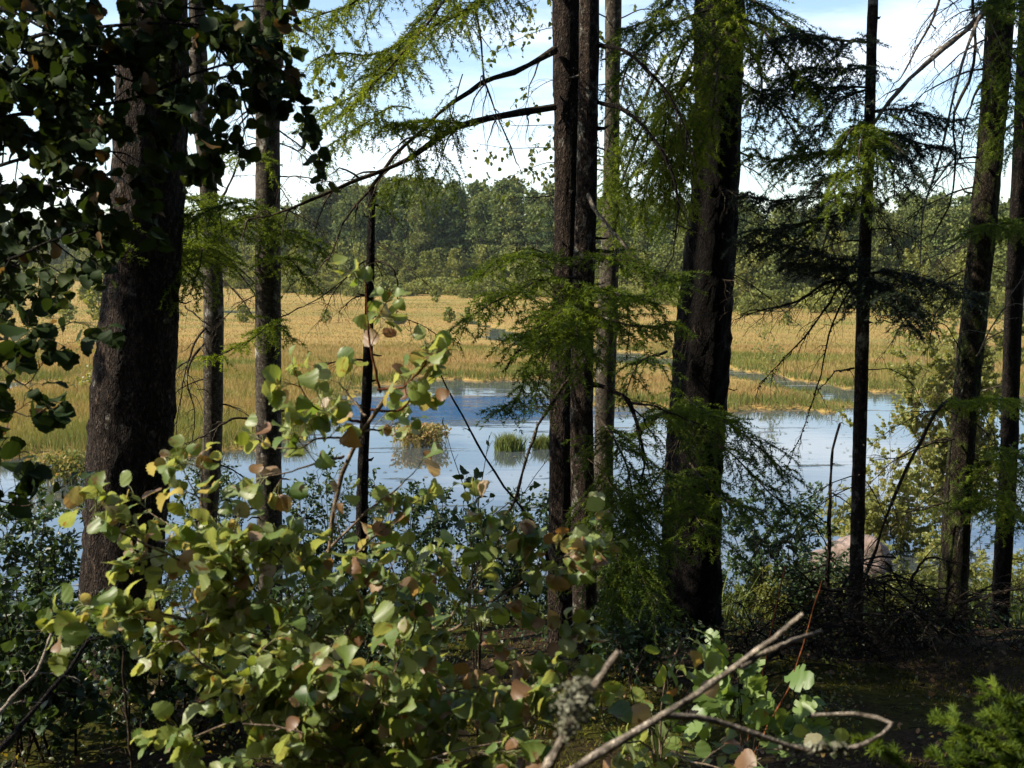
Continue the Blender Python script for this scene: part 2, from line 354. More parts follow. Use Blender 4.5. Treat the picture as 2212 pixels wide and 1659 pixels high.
def m_moss():
    m, t, o = mat('moss'); a = attr(t); princ(t, o, ramp(t, a, [(0, (.02, .022, .004)), (.6, (.085, .085, .014)), (1, (.15, .13, .02))]), 1., None, .05); return m
BOG, FLOOR, WATER, ROCK, LICHEN, MOSS = m_bog(), m_floor(), m_water(), m_rock(), m_lichen(), m_moss()

# ------------------------------------------------------------------ the setting
def grid(xs, ys, zf):
    X, Y = np.meshgrid(xs, ys); Z = zf(X, Y); nx, ny = len(xs), len(ys)
    i = np.arange(ny - 1)[:, None] * nx + np.arange(nx - 1)[None]
    return np.stack([X, Y, Z], -1).reshape(-1, 3), np.stack([i, i + 1, i + nx + 1, i + nx], -1).reshape(-1, 4)
mb = MB(); mb.add(*grid(np.linspace(-26, 26, 261), np.r_[np.linspace(-25, -2, 24), np.linspace(-1.9, 24, 220)], gz))
tag(mb.build('forest_floor', FLOOR), kind='structure')

def poly(px): return np.array([on_water(*p)[:2] for p in px])
POND = poly([(-900, 1010), (0, 1000), (100, 992), (380, 985), (560, 982), (640, 962), (655, 925), (735, 880), (765, 838), (940, 820), (1200, 824), (1260, 835), (1300, 878), (1570, 886), (1700, 888), (1835, 893), (2300, 905), (2900, 1000), (3200, 1800), (1106, 2200), (-1500, 1800)])
STREAM = poly([(985, 688), (1040, 694), (1090, 712), (1150, 724), (1250, 745), (1400, 768), (1500, 782), (1600, 800), (1700, 815), (1800, 838), (1900, 845), (2000, 850), (2400, 860), (2400, 912), (1850, 895), (1800, 868), (1700, 838), (1580, 815), (1440, 795), (1300, 775), (1180, 746), (1110, 742), (1030, 726), (1062, 715), (1040, 706), (1000, 697)])
LEFTW = poly([(-300, 824), (60, 825), (140, 832), (60, 841), (-300, 846)])
GLINT = poly([(462, 669), (560, 671), (560, 679), (462, 677)])
GLINT2 = poly([(820, 690), (900, 692), (900, 697), (820, 695)])
def inside(P, x, y):
    c = np.zeros(np.shape(x), bool); n = len(P)
    for i in range(n):
        (x0, y0), (x1, y1) = P[i], P[(i + 1) % n]
        if y0 == y1: continue
        c ^= ((y0 > y) != (y1 > y)) & (x < (x1 - x0) * (y - y0) / (y1 - y0) + x0)
    return c
def wet(x, y):
    xj = x + .5 * np.sin(y * 1.9 + x * .4) + .3 * np.sin(x * 3.1 + y); yj = y + .45 * np.sin(x * 1.3 + .5 * y) + .25 * np.sin(x * 3.7)
    return inside(POND, xj, yj) | inside(STREAM, xj, yj) | inside(LEFTW, x, yj) | inside(GLINT, x, y)
def bz(x, y):
    w = wet(x, y); return np.where(w, -.35, .09 + .04 * bumpy(x, y, .5))
mb = MB()
def spaced(a, b, s0, g):
    o = [a]; s = s0
    while o[-1] < b: o.append(o[-1] + s); s *= g
    return np.array(o)
ys = np.r_[np.arange(18, 60, .3), spaced(60, 120, .35, 1.004), spaced(121, 3000, 1.2, 1.06)]
xp = np.r_[np.arange(0, 60, .4), spaced(60, 2500, 1, 1.08)]
mb.add(*grid(np.r_[-xp[:0:-1], xp], ys, bz))
tag(mb.build('bog', BOG), kind='structure')
mb = MB(); mb.add(*grid(np.linspace(-130, 130, 40), np.linspace(9, 160, 40), lambda x, y: x * 0))
tag(mb.build('pond_water', WATER), kind='structure')

# --- bog grass: uncountable blades
def blades(mb, x, y, z, h, w, tint, lean=.25):
    N = len(x); a = rng.uniform(0, 2 * math.pi, N); d = np.stack([np.cos(a), np.sin(a), np.zeros(N)], 1)
    p = np.stack([x, y, z], 1); l = rng.normal(0, lean, (N, 2))
    tip = p + np.stack([l[:, 0] * h, l[:, 1] * h, h], 1); mid = p + np.stack([l[:, 0] * h * .3, l[:, 1] * h * .3, h * .55], 1)
    wv = d * (w * .5)[:, None]
    V = np.stack([p - wv, p + wv, mid + wv * .8, mid - wv * .8, tip], 1).reshape(-1, 3); b = np.arange(N)[:, None] * 5
    T = np.repeat(np.clip(tint, 0, 1), 5)
    mb.add(V, b + np.array([[0, 1, 2, 3]]), T); mb.F.append(b + np.array([[3, 2, 4]]) + mb.n - len(V))
mb = MB()
def zone(x, y): return .5 + .42 * bumpy(x * .06, y * .11, 1.0) + .34 * bumpy(x * .26 + 2 + .05 * y, y * .30 + .08 * x, 1.0) + .12 * bumpy(x, y, .4)
for (N, y0, y1, hw, wd_, hh) in ((300000, 22, 62, 1., .014, .32), (130000, 60, 125, 1., .04, .26), (50000, 120, 300, 1., .12, .24)):
    y = y0 + (y1 - y0) * rng.uniform(0, 1, N) ** 1.25; x = rng.uniform(-.56, .56, N) * y
    k = ~wet(x, y) & (y > 20); x, y = x[k], y[k]
    zn = zone(x, y)
    near = wet(x, y - 1.0) | wet(x, y - 2.2) | wet(x + 1, y)
    left = np.clip((-x - 4) / 6, 0, 1) * (y < 48)
    t = np.where(near, rng.normal(.16, .12, len(x)), rng.normal(.70, .07, len(x)) + .16 * bumpy(x * .21 + 5, y * .5, 1.) - .46 * np.clip((zn - .44) * 2.2, 0, 1) - .16 * left)
    far = np.clip((y - 42) / 30, 0, 1); front = (y > 30) & ~inside(POND, x, y + 6.) & (wet(x, y + 1.2) | wet(x, y + 2.6) | wet(x, y + 4.) | wet(x, y + 6.))
    dk = near & (rng.uniform(0, 1, len(x)) < .12); t = np.where(dk, .97, t)
    blades(mb, x, y, bz(x, y) - .03, hh * rng.uniform(.5, 1.25, len(x)) * np.where(near, 1.15, 1) * (1 - .5 * far) * np.where(front, np.where(y < 42, .5, .3), 1), wd_ * rng.uniform(.6, 1.4, len(x)) * np.clip(y / y0 * .8, .8, 1.8), t)
tag(mb.build('bog_grass', SEDGE, smooth=False), kind='stuff')

# --- floating pads and weed on the pond
mb = MB(); N = 2200
y = 14 + 24 * rng.uniform(0, 1, N) ** 1.3; x = rng.uniform(-.55, .55, N) * y + 1.2 * np.sin(y * 1.3)
k = inside(POND, x, y) & ~((y > 31.5) & (y < 40) & (x < 8)) & (bumpy(x * .5, y * 1.1) > -.15); x, y = x[k], y[k]; N = len(x)
a = np.arange(8) / 8 * 2 * math.pi; r = rng.uniform(.015, .05, N)
V = np.stack([x[:, None] + r[:, None] * np.cos(a) * 1.15, y[:, None] + r[:, None] * np.sin(a), np.full((N, 8), .012) + rng.uniform(0, .006, (N, 8))], -1)
mb.add(V.reshape(-1, 3), np.arange(N * 8).reshape(N, 8), np.repeat(rng.uniform(0, 1, N), 8))
tag(mb.build('lily_pads', LILY, smooth=False), kind='stuff')

# ------------------------------------------------------------------ the far forest
def crown_cards(mb, H, Rm, kind, n):
    if kind == 'pine':
        nb = 46; t = rng.uniform(.22, 1, nb) ** .9; prof = Rm * np.where(t > .55, 1.5 * (1.02 - t) ** .85, .72 * (.35 + t)); size, flat, sg = .30, .42, .34
    elif kind == 'spruce':
        nb = 60; t = rng.uniform(.06, 1, nb); prof = Rm * (1.03 - t) ** .8; size, flat, sg = .28, .4, .28
    else:
        nb = 40; t = rng.uniform(.05, 1, nb); prof = Rm * np.sin(math.pi * np.clip(t * .93 + .1, 0, 1)) ** .7; size, flat, sg = .24, .8, .30
    az = rng.uniform(0, 2 * math.pi, nb); rr = prof * rng.uniform(.35, 1, nb) ** .6
    c = np.stack([rr * np.cos(az), rr * np.sin(az), t * H], 1); bt = rng.normal(rng.uniform(.25, .75), .16, nb)
    w = rng.integers(0, nb, n); s = np.array([1, 1, flat]) * sg * Rm
    p = c[w] + rng.standard_normal((n, 3)) * s * rng.uniform(.5, 1.1, (n, 1)); p[:, 2] = np.clip(p[:, 2], .1, H * 1.02)
    leaves(mb, p, rng.standard_normal((n, 3)), size, 'card', 0, .1, .5, np.clip(bt[w] + rng.normal(0, .14, n), 0, 1))
    if kind != 'birch':
        k = 160; z = rng.uniform(.86, 1.04, k); leaves(mb, np.stack([rng.normal(0, .10, k) * (1.1 - z) * 6, rng.normal(0, .10, k) * (1.1 - z) * 6, z * H], 1), rng.standard_normal((k, 3)), size, 'card', 0, .1, .5, rng.uniform(.2, .7, k))
    return c
def far_proto(name, label, cat, group, kind, H, Rm, n, m, bk):
    t = thing(name, (0, 0, 0), label, cat, group)
    b = MB(); tubes(b, spl([(0, 0, -.4), (.05 * H * .1, 0, H * .5), (0, 0, H * .97)], 8), .011 * H + .03, .02, 6)
    b.build('trunk', bk, t)
    b = MB(); crown_cards(b, H, Rm, kind, n); b.build('crown', m, t); return t
def dup(root, loc, rz=0., sc=1., label=None, group=None):
    r = root.copy(); COL.objects.link(r); r.location = loc; r.rotation_euler = (0, 0, rz); r.scale = (sc,) * 3
    if label: r['label'] = label
    if group: r['group'] = group
    for ch in list(root.children):
        c = ch.copy(); COL.objects.link(c); c.parent = r
    return r
USED = set()
def put(proto, loc, rz, sc):
    if proto.name in USED: return dup(proto, loc, rz, sc)
    USED.add(proto.name); proto.location = loc; proto.rotation_euler = (0, 0, rz); proto.scale = (sc,) * 3; return proto
g1, g2, g3 = 'pines in the far forest wall', 'pale birches along the far forest edge', 'willow scrub at the far edge of the bog'
l1, l2, l3 = 'tall dark green pine in the far forest wall beyond the bog', 'pale green young birch at the foot of the far forest', 'low olive willow bush where the bog meets the forest'
PINES = [far_proto('pine_tree', l1, 'pine', g1, 'pine', 16, 2.4, 5200, FARPINE, BARK_PALE) for _ in range(4)] + [far_proto('pine_tree', l1, 'pine', g1, 'spruce', 16.5, 2.35, 5200, FARPINE, BARK_DARK) for _ in range(3)]
BIRS = [far_proto('birch_tree', l2, 'birch', g2, 'birch', 6.5, 1.5, 1900, FARBIRCH, BARK_PALE) for _ in range(4)]
SCR = [far_proto('willow_bush', l3, 'bush', g3, 'birch', 2.2, 1.7, 1000, FARBIRCH, BARK_PALE) for _ in range(3)]
def edge(px):      # distance of the forest edge at a photo column
    return float(np.interp(px, [-200, 0, 350, 650, 1000, 1300, 1600, 2300], [430, 400, 260, 185, 172, 150, 122, 112]))
def topy(px): return float(np.interp(px, [-200, 0, 250, 620, 700, 900, 1100, 1300, 1600, 1900, 2250], [478, 478, 475, 462, 418, 398, 405, 430, 446, 440, 430]))
def fpos(px, Y): return (float((px - 1106) / 2212 * 36 / LENS * Y * 1.0), Y, .1)
for row in range(5):
    n = 58
    for i in range(n):
        px = -60 + (2330 * (i + rng.uniform(-.4, .4) + .5 * (row % 2)) / n)
        Y = edge(px) * (1.03 + .045 * row) + rng.uniform(-2, 2)
        need = CAMZ + (565 - topy(px)) * mpp(Y)
        p = PINES[rng.integers(0, 7)]
        H = need * (1.0 - .05 * (4 - row) * .6) * rng.uniform(.86, 1.09)
        put(p, fpos(px, Y), rng.uniform(0, 6.28), H / 16)
for i in range(110):
    px = -40 + 2290 * (i + rng.uniform(-.45, .45)) / 110; Y = edge(px) * rng.uniform(.955, 1.015)
    put(BIRS[rng.integers(0, 4)], fpos(px, Y), rng.uniform(0, 6.28), rng.uniform(.55, 1.25) * (1.5 if px < 300 else 1))
for i in range(170):
    px = -40 + 2290 * (i + rng.uniform(-.45, .45)) / 170; Y = edge(px) * (.975 - .17 * rng.uniform(0, 1) ** 2.2)
    put(SCR[rng.integers(0, 3)], fpos(px, Y), rng.uniform(0, 6.28), rng.uniform(.5, 1.2) * (1.5 if px < 300 else 1))
# small bushes dotted over the open bog
gb = 'small bushes scattered over the open bog'
BB = [far_proto('bog_bush', 'small green bush standing alone in the tan bog grass', 'bush', gb, 'birch', 1.7, .62, 230, FARBIRCH, BARK_PALE) for _ in range(2)]
for px, py, sc in ((70, 640, 1.5), (150, 700, .9), (215, 690, 1.7), (30, 660, 1.), (705, 700, .6), (940, 655, .8), (1010, 700, .7), (970, 700, .7), (1700, 705, .6), (180, 655, 1.1), (100, 690, .8), (525, 700, .8), (860, 635, 1.1), (1060, 660, 1.1)):
    q = on_water(px, py); put(BB[rng.integers(0, 2)], (q[0], q[1], .1), rng.uniform(0, 6), sc)

# ------------------------------------------------------------------ trees on the bank
def trunk_path(spec, Y, top=7.0, n=90):
    """spec rows (photo y, left x, right x)"""
    spec = sorted(spec); P = [at((l + r) / 2, y, Y) for y, l, r in spec]; rad = [(r - l) / 2 * mpp(Y) for y, l, r in spec]
    base = P[-1].copy(); base[2] = min(base[2] - .05, float(gz(base[0], base[1])) - .08)
    up = nrm(P[0] - P[min(2, len(P) - 1)]); up = nrm(up * .4 + np.array([0, 0, 1.])); tp = P[0] + up * top
    P = [tp, P[0] + up * top * .5] + P + [base]; rad = [.025, rad[0] * .62] + rad + [rad[-1] * 1.15]
    d = np.r_[0, np.cumsum(np.linalg.norm(np.diff(P, axis=0), axis=1))]
    Q = spl(P, n)[::-1]; dq = np.linspace(0, d[-1], n)[::-1]
    return Q, np.interp(dq, d, rad), base
def trunk_mesh(Q, rad, k=32, amp=.05):
    b = MB(); n = len(Q); T = nrm(np.gradient(Q, axis=0)); U = nrm(np.cross(T, np.array([[.95, .31, 0.02]]) * np.ones_like(T))); V = np.cross(T, U)
    a = np.arange(k) / k * 2 * math.pi; z = np.arange(n)[:, None]
    ph = rng.uniform(0, 6, 5)
    dsp = 1 + amp * (np.sin(3 * a[None] + ph[0] + z * .06) * .35 + np.sin(7 * a[None] + ph[1] - z * .11) * .35 + np.sin(2 * a[None] + z * .21 + ph[2]) * .3 + rng.standard_normal((n, k)) * .45)
    r = rad[:, None] * dsp
    X = Q[:, None] + r[..., None] * (np.cos(a)[None, :, None] * U[:, None] + np.sin(a)[None, :, None] * V[:, None])
    i = np.arange(n - 1)[:, None]; j = np.arange(k)[None]
    F = np.stack([i * k + j, i * k + (j + 1) % k, (i + 1) * k + (j + 1) % k, (i + 1) * k + j], -1).reshape(-1, 4)
    b.add(X.reshape(-1, 3), F); return b
def nearest(Q, z): return Q[np.argmin(np.abs(Q[:, 2] - z))]
class Tree:
    def __init__(s, name, label, cat, spec, Y, bk, top=7., k=32, amp=.05, n=110, group=None, stubs=14):
        s.Q, s.rad, base = trunk_path(spec, Y, top, n); s.Y = Y
        s.o = thing(name, base, label, cat, group); b = trunk_mesh(s.Q, s.rad, k, amp); s.stubs(b, stubs, 2.6, 7.8 if top > 1 else 5.6); b.build('trunk', bk, s.o)
    def bough(s, pts, r=.012, cnt=26, L=.30, droop=.25, sub=6, subL=.11, mode='flat', dens=230, tint=.5, m=None, bk=None, t0=.12, ang=58, nL=.017, nw=.003, own=.75, submode='flat'):
        P = spl([at(*p) for p in pts], 16) + np.cumsum(rng.normal(0, .0005 * pts[0][2], (16, 3)), 0)
        b = MB(); tubes(b, P, r, r * .3, 6, rough=.08)
        if mode == 'hang': mode, L, ang, cnt, droop = 'flat', L * .62, 46, int(cnt * .8), .35
        c1 = kids(P, int(cnt * 1.25), t0, 1, L, ang, mode, droop, 6); tubes(b, c1, r * .28, .0012, 3)
        o = b.build('branch', bk or BARK_TWIG, s.o)
        if 1:
            c2 = kids(c1, max(3, int(sub * .62)), .15, .95, subL * 1.4, 50, submode, droop * .8, 4)
            b2 = MB(); needles(b2, c1, dens, nL, nw, tint); needles(b2, c2, dens, nL, nw, tint + .06)
            tip = P[int(16 * own):]; needles(b2, tip[None], dens, nL, nw, tint)
            if b2.n: 
                f = b2.build('foliage', m or NEEDLE, o, smooth=False)
        return o
    def dead(s, pts, r=.010, cnt=9, L=.22, droop=.35, sub=3, bk=None, mode='flat', t0=.15, lich=0, k=6, r1=.25):
        P = spl([at(*p) for p in pts], 18) + np.cumsum(rng.normal(0, .0006 * pts[0][2], (18, 3)), 0)
        b = MB(); tubes(b, P, r, r * r1, k, rough=.12)
        if cnt:
            c1 = kids(P, cnt, t0, 1, L, 55, mode, droop, 7, .16); tubes(b, c1, r * .32 + .001, .001, 3)
            if sub: tubes(b, kids(c1, sub, .2, .95, L * .42, 48, mode, droop, 5, .18), .0016, .0008, 3)
        if lich:
            p, T, _, _ = sample(P, lich); leaves(b, p + rng.normal(0, r * .6, p.shape), rng.standard_normal(p.shape), .010, 'card', 0, .2, .2)
        return b.build('dead_branch', bk or BARK_TWIG, s.o)
    def auto_dead(s, n, z0, z1, L=(.4, 1.0), droop=.5, az=None, r=.006, sub=3, bk=None):
        for i in range(n):
            z = rng.uniform(z0, z1); q = nearest(s.Q, z); a = rng.uniform(0, 6.28) if az is None else rng.uniform(*az)
            l = rng.uniform(*L); d = np.array([math.cos(a), math.sin(a) * .7, rng.uniform(-.25, .2)]); t = np.linspace(0, 1, 12)[:, None]
            P = q + d * l * t + np.array([0, 0, -droop * l]) * t ** 2 + np.cumsum(rng.normal(0, .012, (12, 3)), 0) * l * t
            b = MB(); tubes(b, P, r * rng.uniform(.7, 1.3), .0015, 5, rough=.1)
            c1 = kids(P, int(6 + l * 9), .15, 1, .26 * l, 50, 'flat', .5, 6, .18); tubes(b, c1, .0026, .001, 3)
            if sub: tubes(b, kids(c1, sub, .2, .95, .10, 48, 'radial', .4, 4, .2), .0014, .0008, 3)
            b.build('dead_branch', bk or BARK_TWIG, s.o)
    def stubs(s, b, n, z0, z1):
        for i in range(n):
            q = nearest(s.Q, rng.uniform(z0, z1)); r = float(np.interp(q[2], s.Q[:, 2], s.rad)); a = rng.uniform(0, 6.28); d = np.array([math.cos(a), math.sin(a), rng.uniform(-.3, .3)]); l = r + rng.uniform(.015, .11)
            tubes(b, np.array([q, q + d * (r * .4 + l * .6), q + d * l + np.array([0, 0, rng.normal(0, .015)])]), rng.uniform(.006, .014), .003, 6, rough=.15)
    def crown(s, z0, n=30, Rm=1.5, m=None, cards=5000):
        zt = s.Q[-1, 2]; b = MB(); t = rng.uniform(0, 1, n); a = rng.uniform(0, 6.28, n); l = Rm * (1.05 - t * .85) * rng.uniform(.6, 1.1, n)
        P = []
        for i in range(n):
            z = z0 + (zt - z0) * t[i]; q = nearest(s.Q, z); u = np.linspace(0, 1, 8)[:, None]
            P.append(q + np.array([math.cos(a[i]), math.sin(a[i]), .1]) * l[i] * u - np.array([0, 0, .45 * l[i]]) * u ** 2)
        P = np.array(P); tubes(b, P, .014, .003, 4); br = b.build('crown_branches', BARK_DARK, s.o)
        c1 = kids(P, 14, .12, 1, .35, 60, 'flat', .5, 5); b = MB(); p, T, _, _ = sample(c1, cards)
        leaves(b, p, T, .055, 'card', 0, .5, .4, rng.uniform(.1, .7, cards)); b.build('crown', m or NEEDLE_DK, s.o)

ZTOP = CAMZ + 2.3
T1 = Tree('spruce_tree', 'thickest trunk at far left, flaking dark brown bark, leaning right upward', 'spruce', [(0, 265, 402), (150, 258, 400), (300, 250, 396), (450, 243, 390), (600, 230, 384), (800, 206, 376), (1000, 192, 368), (1130, 186, 357), (1300, 172, 345), (1430, 158, 336)], 6.0, BARK_OLD, 9, 48, .055, 240)
T2 = Tree('tree', 'slim grey trunk with a kink, just right of the thickest trunk', 'tree', [(0, 408, 442), (120, 410, 446), (250, 414, 450), (340, 427, 464), (450, 434, 470), (600, 440, 480), (700, 440, 482), (950, 438, 480), (1150, 427, 468), (1350, 420, 465)], 7.4, BARK_SMOOTH, 6, 24, .05, 130)
T3 = Tree('tree', 'straight smooth grey-brown trunk third from the left, bare of bark flakes', 'tree', [(0, 548, 610), (150, 552, 607), (300, 553, 603), (600, 551, 606), (900, 553, 607), (1200, 556, 611), (1400, 556, 614)], 7.0, BARK_SMOOTH, 7, 28, .035, 130)
T4 = Tree('dead_spruce', 'thin dead spruce pole with broken top standing before the pond', 'dead tree', [(415, 797, 811), (600, 790, 808), (800, 783, 805), (1000, 773, 796), (1120, 768, 794), (1350, 762, 792)], 6.6, BARK_DARK, .03, 14, .1, 70)
T5 = Tree('spruce_tree', 'reddish-barked spruce, rear left one of the close pair in the centre', 'spruce', [(0, 1195, 1263), (250, 1197, 1256), (500, 1198, 1250), (700, 1194, 1244), (900, 1188, 1242), (1150, 1185, 1238), (1400, 1180, 1240)], 6.7, BARK_OLD, 8, 36, .06, 170)
T5B = Tree('spruce_tree', 'grey lichen-flecked spruce, front right one of the close pair in the centre', 'spruce', [(0, 1252, 1294), (300, 1249, 1290), (500, 1242, 1287), (700, 1235, 1283), (900, 1232, 1282), (1150, 1235, 1286), (1400, 1236, 1293), (1450, 1235, 1296)], 6.0, BARK_SPRUCE, 8, 36, .06, 170)
T6 = Tree('tree', 'smooth brown trunk half hidden behind spruce boughs, right of the central pair', 'tree', [(0, 1308, 1342), (200, 1308, 1338), (500, 1300, 1338), (700, 1290, 1334), (950, 1284, 1326), (1150, 1282, 1326)], 8.6, BARK_SMOOTH, 7, 24, .04, 120)
T7 = Tree('spruce_tree', 'stout spruce trunk, near-black from shade put into its bark, leaning right, with lime green boughs', 'spruce', [(0, 1502, 1606), (200, 1503, 1598), (400, 1494, 1592), (550, 1478, 1586), (700, 1462, 1578), (1000, 1440, 1563), (1200, 1428, 1560), (1350, 1410, 1562)], 7.5, BARK_SHADED, 9, 48, .07, 220)
T8 = Tree('spruce_tree', 'slender dark spruce with layered dark boughs, alone right of the stout one', 'spruce', [(0, 1876, 1896), (300, 1866, 1889), (600, 1853, 1880), (900, 1844, 1873), (1200, 1836, 1866), (1400, 1832, 1864)], 7.0, BARK_SPRUCE, 5, 22, .06, 140)
T9 = Tree('spruce_tree', 'mossy spruce trunk leaning right, with long bare hanging branches', 'spruce', [(0, 2135, 2190), (300, 2114, 2166), (500, 2094, 2148), (600, 2086, 2138), (900, 2056, 2110), (1100, 2040, 2096), (1350, 2024, 2088)], 7.5, BARK_MOSSY, 8, 32, .07, 180)
T10 = Tree('spruce_tree', 'dark spruce trunk cut by the right edge of the view', 'spruce', [(0, 2205, 2238), (400, 2186, 2222), (700, 2170, 2206), (1000, 2160, 2196), (1370, 2138, 2176)], 8.1, BARK_DARK, 7, 24, .06, 130)
for T, n, Rm in ((T1, 30, 1.9), (T5, 30, 1.5), (T5B, 26, 1.5), (T7, 30, 1.9), (T8, 20, 1.0), (T9, 26, 1.6), (T10, 26, 1.6), (T6, 14, 1.2), (T3, 14, 1.2), (T2, 12, 1.0)):
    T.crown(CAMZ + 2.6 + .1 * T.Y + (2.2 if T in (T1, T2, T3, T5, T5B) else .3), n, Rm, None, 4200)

# dead side twigs
T2.auto_dead(9, 3.0, 5.6, (.4, .75), .7, None, .007); T3.auto_dead(8, 3.6, 6.6, (.4, .8), .5, None, .006)
T4.auto_dead(6, 4.2, 5.4, (.2, .55), .5, None, .006); T4.dead([(806, 560, 6.6), (840, 575, 6.5), (853, 610, 6.5), (845, 700, 6.5)], .007, 4, .08, .4, 2, None, 'radial', .3, 60)
T4.dead([(806, 520, 6.6), (850, 550, 6.5), (890, 585, 6.4), (925, 620, 6.4)], .005, 4, .12)
T6.auto_dead(3, 4.0, 6.5, (.3, .6)); T8.auto_dead(14, 3.4, 6.6, (.4, .95), .45, None, .006)
T9.auto_dead(13, 3.2, 7.0, (.5, 1.2), .6, (2.0, 5.0), .007); T9.auto_dead(4, 3.4, 6.6, (.4, .8), .5, (-1, 1)); T10.auto_dead(8, 3.2, 6.6, (.5, 1.1), .6, (2.0, 4.6), .007)
T7.auto_dead(8, 3.0, 5.6, (.4, .9), .5, None, .005); T5B.auto_dead(4, 2.8, 4.2, (.3, .6), .4)
T7.auto_dead(5, 4.6, 6.2, (.5, .9), .5, (-.6, .6), .005)

# long arching limbs of the central pair
T5.dead([(1200, 110, 6.6), (1121, 155, 6.4), (1054, 178, 6.3), (1030, 191, 6.2), (970, 232, 6.1), (923, 279, 6.0), (869, 322, 6.0), (825, 376, 5.9), (795, 423, 5.9), (755, 460, 5.8), (734, 501, 5.8), (702, 575, 5.8)], .021, 10, .25, .9, 4, BARK_TWIG, 'radial', .1, 40, 7, .15)
T5.dead([(1200, 232, 6.6), (1100, 250, 6.4), (1003, 269, 6.2), (953, 296, 6.1), (896, 336, 6.0), (835, 366, 5.9), (743, 404, 5.8), (638, 450, 5.7), (588, 470, 5.7), (540, 478, 5.7)], .023, 14, .26, .7, 4, BARK_TWIG, 'radial', .1, 40, 7, .2)
T5.dead([(1195, -60, 6.6), (1050, -20, 6.2), (1032, 10, 6.1), (1040, 67, 6.0), (1050, 161, 6.0), (1067, 218, 6.0), (1091, 276, 6.0), (1108, 313, 6.0), (1120, 345, 6.0)], .011, 9, .16, .6, 3, None, 'radial', .2, 60)
T5.dead([(1195, 420, 6.6), (1150, 425, 6.5), (1100, 420, 6.4)], .005, 5, .12)
T5.dead([(1200, 560, 6.6), (1150, 540, 6.5), (1090, 560, 6.4), (1065, 590, 6.4)], .006, 6, .15)
T5.bough([(1003, 269, 6.2), (950, 262, 6.0), (890, 262, 5.9), (836, 268, 5.8)], .008, 30, .18, .5, 6, .07, tint=.5)
T5.bough([(1195, -210, 6.7), (1060, -80, 6.2), (959, 0, 5.8), (916, 57, 5.6), (862, 118, 5.5), (822, 165, 5.4), (770, 215, 5.4), (734, 252, 5.4)], .014, 38, .24, .6, 7, .09, 'flat', 210, .72, t0=.3)
T5.bough([(1195, -90, 6.7), (1100, -30, 6.4), (1027, 17, 6.1), (940, 60, 5.9), (880, 95, 5.8), (800, 130, 5.7), (735, 118, 5.6), (700, 125, 5.6)], .013, 38, .24, .6, 7, .09, 'flat', 210, .72, t0=.25)
T5.bough([(1195, -230, 6.7), (1000, -160, 6.2), (860, -60, 5.8), (770, 10, 5.6), (690, 40, 5.5), (640, 60, 5.5)], .013, 34, .24, .6, 7, .09, 'flat', 210, .7, t0=.4)
T5.bough([(889, 235, 6.0), (848, 229, 5.9), (800, 260, 5.8), (734, 306, 5.7), (700, 330, 5.7)], .005, 14, .14, .7, 6, .07, 'flat', 220, .6, t0=.2)
T5.bough([(900, 60, 5.9), (840, 140, 5.7), (760, 215, 5.6), (700, 240, 5.6), (655, 272, 5.6)], .006, 22, .20, .5, 6, .08, 'flat', 220, .55, t0=.2)
T5.bough([(860, 290, 6.), (900, 350, 6.), (880, 380, 6.), (830, 400, 6.0)], .004, 14, .16, .9, 5, .07, 'flat', 220, .5)
T5.bough([(1000, 160, 6.), (985, 220, 6.), (960, 330, 6.), (975, 400, 6.)], .004, 12, .18, .9, 5, .07, 'radial', 160, .5)
T5B.dead([(1286, 97, 6.0), (1349, 114, 5.9), (1400, 161, 5.9), (1443, 215, 5.9), (1478, 299, 5.9), (1500, 390, 5.9)], .012, 9, .3, .7, 3, BARK_DARK, 'flat', .15, 30)
T5B.dead([(1286, 222, 6.0), (1346, 238, 5.9), (1393, 279, 5.9), (1440, 353, 5.9), (1467, 437, 5.9), (1455, 550, 5.9)], .013, 9, .25, .7, 3, BARK_DARK, 'flat', .15, 30)
T5B.dead([(1262, 395, 6.0), (1285, 450, 5.9), (1320, 490, 5.85), (1345, 515, 5.8), (1390, 560, 5.8), (1430, 605, 5.8)], .013, 4, .12, .4, 2, BARK_DEAD, 'flat', .4, 30, 7, .4)
T5B.dead([(1288, 318, 6.0), (1320, 325, 5.9), (1340, 345, 5.9), (1352, 385, 5.9)], .006, 0, 0, bk=BARK_DEAD)
T5B.dead([(1282, 831, 6.0), (1323, 848, 5.9), (1360, 869, 5.8), (1383, 943, 5.8), (1390, 993, 5.8), (1378, 1060, 5.8)], .016, 6, .25, .4, 3, BARK_DARK, 'flat', .2, 30)
T5B.dead([(1355, 868, 5.8), (1430, 885, 5.7), (1500, 915, 5.7), (1560, 945, 5.7)], .008, 5, .2, .4, 2, BARK_TWIG, 'flat', .2, 30)
T5B.dead([(1236, 805, 6.0), (1195, 860, 5.9), (1158, 916, 5.8), (1146, 960, 5.8), (1131, 996, 5.8), (1114, 1070, 5.8), (1080, 1120, 5.8)], .011, 3, .15, .3, 1, BARK_TWIG, 'flat', .3, 200, 7, .6)
T5B.dead([(1236, 720, 6.0), (1180, 740, 5.7), (1120, 770, 5.6), (1098, 810, 5.6)], .009, 4, .12, .4, 2, BARK_TWIG, 'flat', .3, 160, 6, .5)
